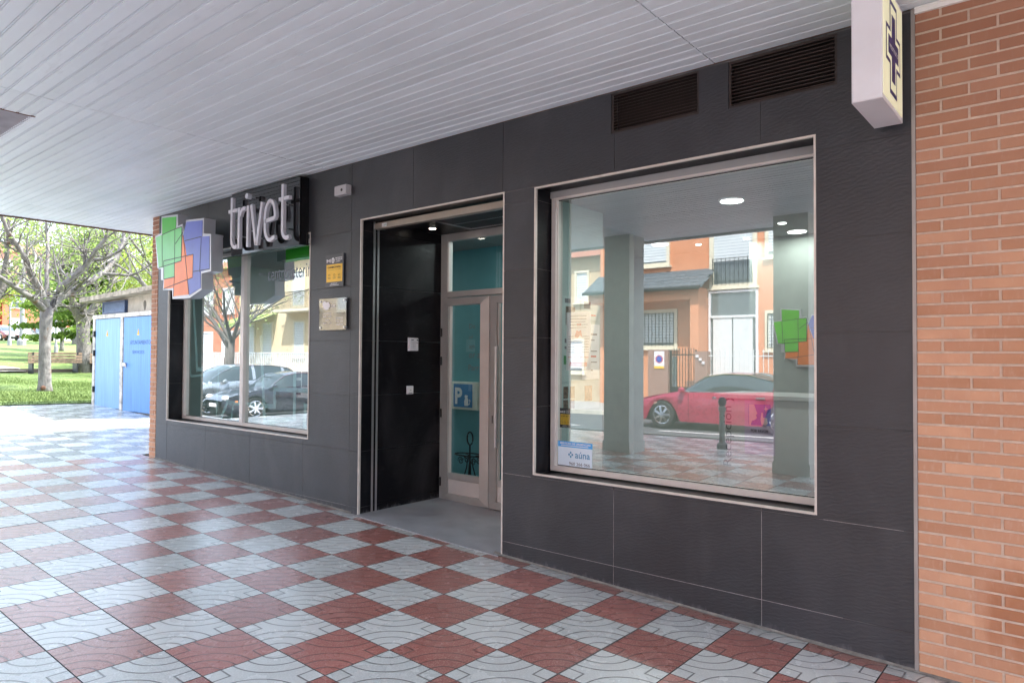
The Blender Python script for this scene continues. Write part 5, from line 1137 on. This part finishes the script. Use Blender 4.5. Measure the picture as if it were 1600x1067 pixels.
MB().lathe([(.07, -.03), (.055, .01), (.03, .02)], tuple(xp(68, 606, -22.50)), 10, axis='x').build('bark_hollow', pm('hollow_brown', (.1, .05, .03), .95, var=.5, vs=20), t1)
t2 = tree_traced('grey forked tree behind the park bench', -33.3, [(130, 583), (130, 560), (130, 530), (130, 505)], [.36, .27, .25, .26],
    [([(130, 508), (120, 490), (113, 470), (104, 445), (98, 415)], .2, 1), ([(131, 508), (140, 492), (147, 478), (165, 466), (175, 440), (170, 400), (168, 370)], .18, -1), ([(130, 506), (131, 480), (130, 450), (135, 420), (130, 380)], .13, 2), ([(165, 468), (172, 445), (180, 420), (190, 390)], .1, .5)], rg, 3500, m_bark2, m_leaf, 2, tl=1.9)
def gen_tree(lab, x, y, h, cr, leafn, lm, bm_, size=.09, depth=3, trunk_h=None, rt=.2, grp=None, base=None, spread=.2, lab_trunk=None, flat=0, nm='tree'):
    z = (gz(x, y) if base is None else base); th_ = trunk_h or h*.35; t = thing(nm, lab, 'tree', (x, y, z), group=grp); mb = MB()
    mb.tube([(x, y, z-.1), (x+.03, y, z+.3), (x, y+.05, z+th_*.6), (x, y, z+th_)], [rt*1.3, rt, rt*.85, rt*.75], 10); tips = []
    for k in range(6):
        a = k*1.05+rg.uniform(-.3, .3); d = Vector((math.cos(a)*cr/h*1.1, math.sin(a)*cr/h*1.1, .8)); branch(mb, Vector((x, y, z+th_*rg.uniform(.8, 1))), d, (h-th_)*.62, rt*.5, depth-1, rg, tips, .7, .03)
    mb.build('trunk', bm_, t, smooth=True); leaves([p for p, _ in tips], leafn, size, spread, lm, t, 'crown', flat); return t
def conifer(lab, x, y, h, r, n, mat, size=.12, z0f=.18):
    z = gz(x, y); t = thing('conifer_tree', lab, 'tree', (x, y, z)); MB().tube([(x, y, z-.1), (x, y, z+h*.9)], [.22, .05], 8).build('trunk', m_bark2, t); pts = []; mb = MB()
    for k in range(46):
        zz = z0f+(1-z0f)*(k/46); a = k*2.4; rr = r*(1-zz)**.7*rg.uniform(.75, 1.1)
        p0 = Vector((x, y, z+zz*h)); p1 = p0+Vector((math.cos(a)*rr, math.sin(a)*rr, -.08*rr)); mb.tube([p0, (p0+p1)/2+Vector((0, 0, .1)), p1], [.04, .025, .01], 5)
        for i in range(8): pts.append(p0.lerp(p1, .2+.8*i/7))
    mb.build('branches', m_bark2, t); leaves(pts, n, size, .25, mat, t, 'crown', .7)
conifer('layered dark green cedar behind the forked tree', -44, 11.5, 7.5, 4.6, 16000, m_leafd, .16)
conifer('second dark cedar behind the kiosk', -40, 13.8, 7.5, 4.2, 9000, m_leafd, .16)
gen_tree('bright yellow green tree at the left edge of the park', -52, 7.0, 4.6, 2.4, 14000, m_leafy, m_bark2, .12, 3, 1.2, .12, spread=.45)
gen_tree('yellow green tree above the kiosk roof', -36, 12.5, 6.5, 3.2, 14000, m_leafy, m_bark2, .1, 3, 2.2, .14, spread=.4)
gen_tree('tall fresh green tree behind the bare tree', -33, 3.8, 10, 5.5, 4200, m_leaf, m_bark, .085, 4, 2.6, .22, spread=.3)
gen_tree('fresh green tree left of the layered cedar', -46, 6.5, 10, 5.0, 4200, m_leaf, m_bark2, .1, 4, 2.6, .2, spread=.3)
gen_tree('fresh green tree behind the kiosk doors', -29, 9.2, 9.5, 4.5, 4200, m_leaf, m_bark2, .08, 4, 2.4, .2, spread=.3)
gen_tree('young green tree by the far lawn lamp posts', -62, 15.5, 5.5, 3.0, 7000, m_leafd, m_bark2, .13, 3, 2.0, .16, spread=.35)
gen_tree('thick trunked tree on the far lawn', -50, 13.2, 9.0, 4, 8000, m_leaf, m_bark2, .11, 3, 3.2, .42, spread=.4)
gen_tree('leafy far tree left of the red house', -85, 24, 9, 5, 8000, m_leaf, m_bark2, .2, 3, 2.5, .25, spread=.6)
gen_tree('leafy far tree right of the red house', -80, 34, 9, 5, 8000, m_leafd, m_bark2, .2, 3, 2.5, .25, spread=.6)
# street trees seen in the reflections
gen_tree('bare street tree by the silver car', -26.5, -9.8, 7, 3.6, 900, m_leaf, m_bark, .05, 3, 2.6, .16, nm='street_tree'); gen_tree('bare street tree beyond the white hatchback', -35, -14.2, 7, 3.6, 1200, m_leaf, m_bark, .05, 3, 2.6, .16, nm='street_tree')
# lamps, poles, benches
def lamp(x, y, h, lab, r=.06, top=True):
    z = gz(x, y); t = thing('park_lamp', lab, 'lamp post', (x, y, z)); MB().lathe([(r*1.8, 0), (r*1.8, .5), (r, .75), (r*.8, h)], (x, y, z-.05), 10).build('post', pm('lamp_paint', (.22, .21, .22), .6) if 'm_lp' not in globals() else m_lp, t)
    if top: MB().lathe([(.05, 0), (.2, .12), (.22, .4), (.1, .52), (.02, .56)], (x, y, z+h-.06), 12).build('lantern', m_white, t)
lamp(-75.5, 15.6, 5.2, 'slim lamp post at the far left of the park', .09); lamp(-59.1, 14.2, 4.2, 'slim lamp post on the far lawn right of the bare tree', .07)
lamp(-76.5, 16.8, 7.5, 'thick grey lighting mast on the far left lawn', .2)
def bench(p0, p1, lab):
    p0, p1 = Vector(p0), Vector(p1); c = (p0+p1)/2; d = (p1-p0).normalized(); ang = math.atan2(d.y, d.x); L = (p1-p0).length; z = gz(c.x, c.y)+.03
    t = thing('park_bench', lab, 'bench', (c.x, c.y, z), ang, 'wooden benches facing the park', local=True)
    m_wd = globals().setdefault('m_wd', pm('weathered_wood', (.2, .13, .085), .8, var=.3, vs=10, bump=.4))
    for i in range(4): MB().box(-L/2, L/2, .0+i*.008, .03+i*.008, .42+i*.115, .51+i*.115).build('back_slat', m_wd, t)
    for i in range(4): MB().box(-L/2, L/2, .07+i*.105, .16+i*.105, .42, .45).build('seat_slat', m_wd, t)
    for x in (-L/2+.15, L/2-.2): MB().box(x, x+.06, .02, .5, 0, .42).box(x, x+.06, .02, .07, .42, .86).build('leg', m_dark, t)
bench((-32.6, 5.0, 0), (-32.6, 6.95, 0), 'wooden slatted bench seen from behind, left of the forked tree'); bench((-32.9, 7.35, 0), (-32.9, 9.2, 0), 'wooden slatted bench partly hidden by the forked tree and the kiosk')
mb = MB(); 
for a, b in zip(LS(-2, 9, 12), LS(-2, 9, 12)[1:]): mb.box(-33.9, -33.7, a, b, gz(-33.8, a)-.1, gz(-33.8, a)+.14)
struct(mb.build('park_kerb', pm('brown_kerb', (.13, .1, .08), .9)))
# far wall, houses and cars
wl2 = thing('park_boundary_wall', 'long low white wall along the far side of the park', 'wall', (-101, 30, 3)); MB().box(-101.2, -101, 5, 62, 2.2, 4.95).build('wall_face', m_wpaint, wl2); MB().box(-101.3, -100.9, 5, 62, 4.95, 5.05).build('coping', m_wpaint, wl2)
def xhouse(lab, y0, y1, x, h, mat, n, floors, z0=3.2):
    t = thing('row_house', lab, 'house', (x, (y0+y1)/2, z0)); MB().box(x-9, x, y0, y1, z0-1, z0+h).build('wall', mat, t)
    MB().mesh([(x+.4, y0-.3, z0+h), (x+.4, y1+.3, z0+h), (x-4.5, y1+.3, z0+h+2), (x-4.5, y0-.3, z0+h+2), (x-9.4, y1+.3, z0+h), (x-9.4, y0-.3, z0+h)], [(0, 1, 2, 3), (3, 2, 4, 5), (0, 5, 4, 1)]).build('roof', m_roof, t, fixn=True)
    for f_ in range(floors):
        for i in range(n):
            yc = y0+(y1-y0)*(i+.5)/n; zc = z0+1.5+f_*2.9
            w = MB().box(x, x+.1, yc-.9, yc+.9, zc-.1, zc+1.5).build('window', m_wpaint, t); MB().box(x+.1, x+.12, yc-.7, yc+.7, zc+.05, zc+.7).build('pane', m_winp, w); MB().box(x+.1, x+.14, yc-.7, yc+.7, zc+.72, zc+1.35).build('roller_shutter', m_wpaint, w)
m_redr = pm('red_render', (.5, .17, .1), .9, var=.08)
xhouse('red brick row house at the far left behind the park', 8, 22.5, -106, 6, m_redr, 3, 2); xhouse('red brick row house behind the bare tree', 23, 33.5, -107, 6, m_redr, 3, 2); xhouse('orange row house right of the forked tree', 34, 52, -106, 5.6, pm('orange_red_render', (.55, .22, .13), .9), 4, 2)
xhouse('tall apartment house rising behind the row houses', 14, 34, -125, 13, pm('salmon_render', (.5, .27, .2), .9), 5, 4, 4)
for x, y, p_, l_, k_ in ((-97.5, 20.8, pred, 'dull red van like hatchback parked by the far white wall', 'hatch'), (-97.5, 24.6, pblue, 'dark blue hatchback second along the far white wall', 'hatch'), (-97.5, 31.3, pk, 'black hatchback parked mid way along the far white wall', 'hatch'), (-97.5, 34.2, psv, 'silver saloon parked right of the black one by the far wall', 'sedan'), (-97.5, 41.5, psv, 'silver hatchback nearest the kiosk by the far wall', 'hatch')):
    make_car(l_, p_, (x, y, gz(x, y)), R(180+rg.uniform(-8, 8)), 4.3, 1.8, 1.6, k_, 'cars parked by the far white wall')

S.render.engine = 'CYCLES'; S.cycles.diffuse_bounces = 6; S.cycles.max_bounces = 12; S.cycles.transparent_max_bounces = 16
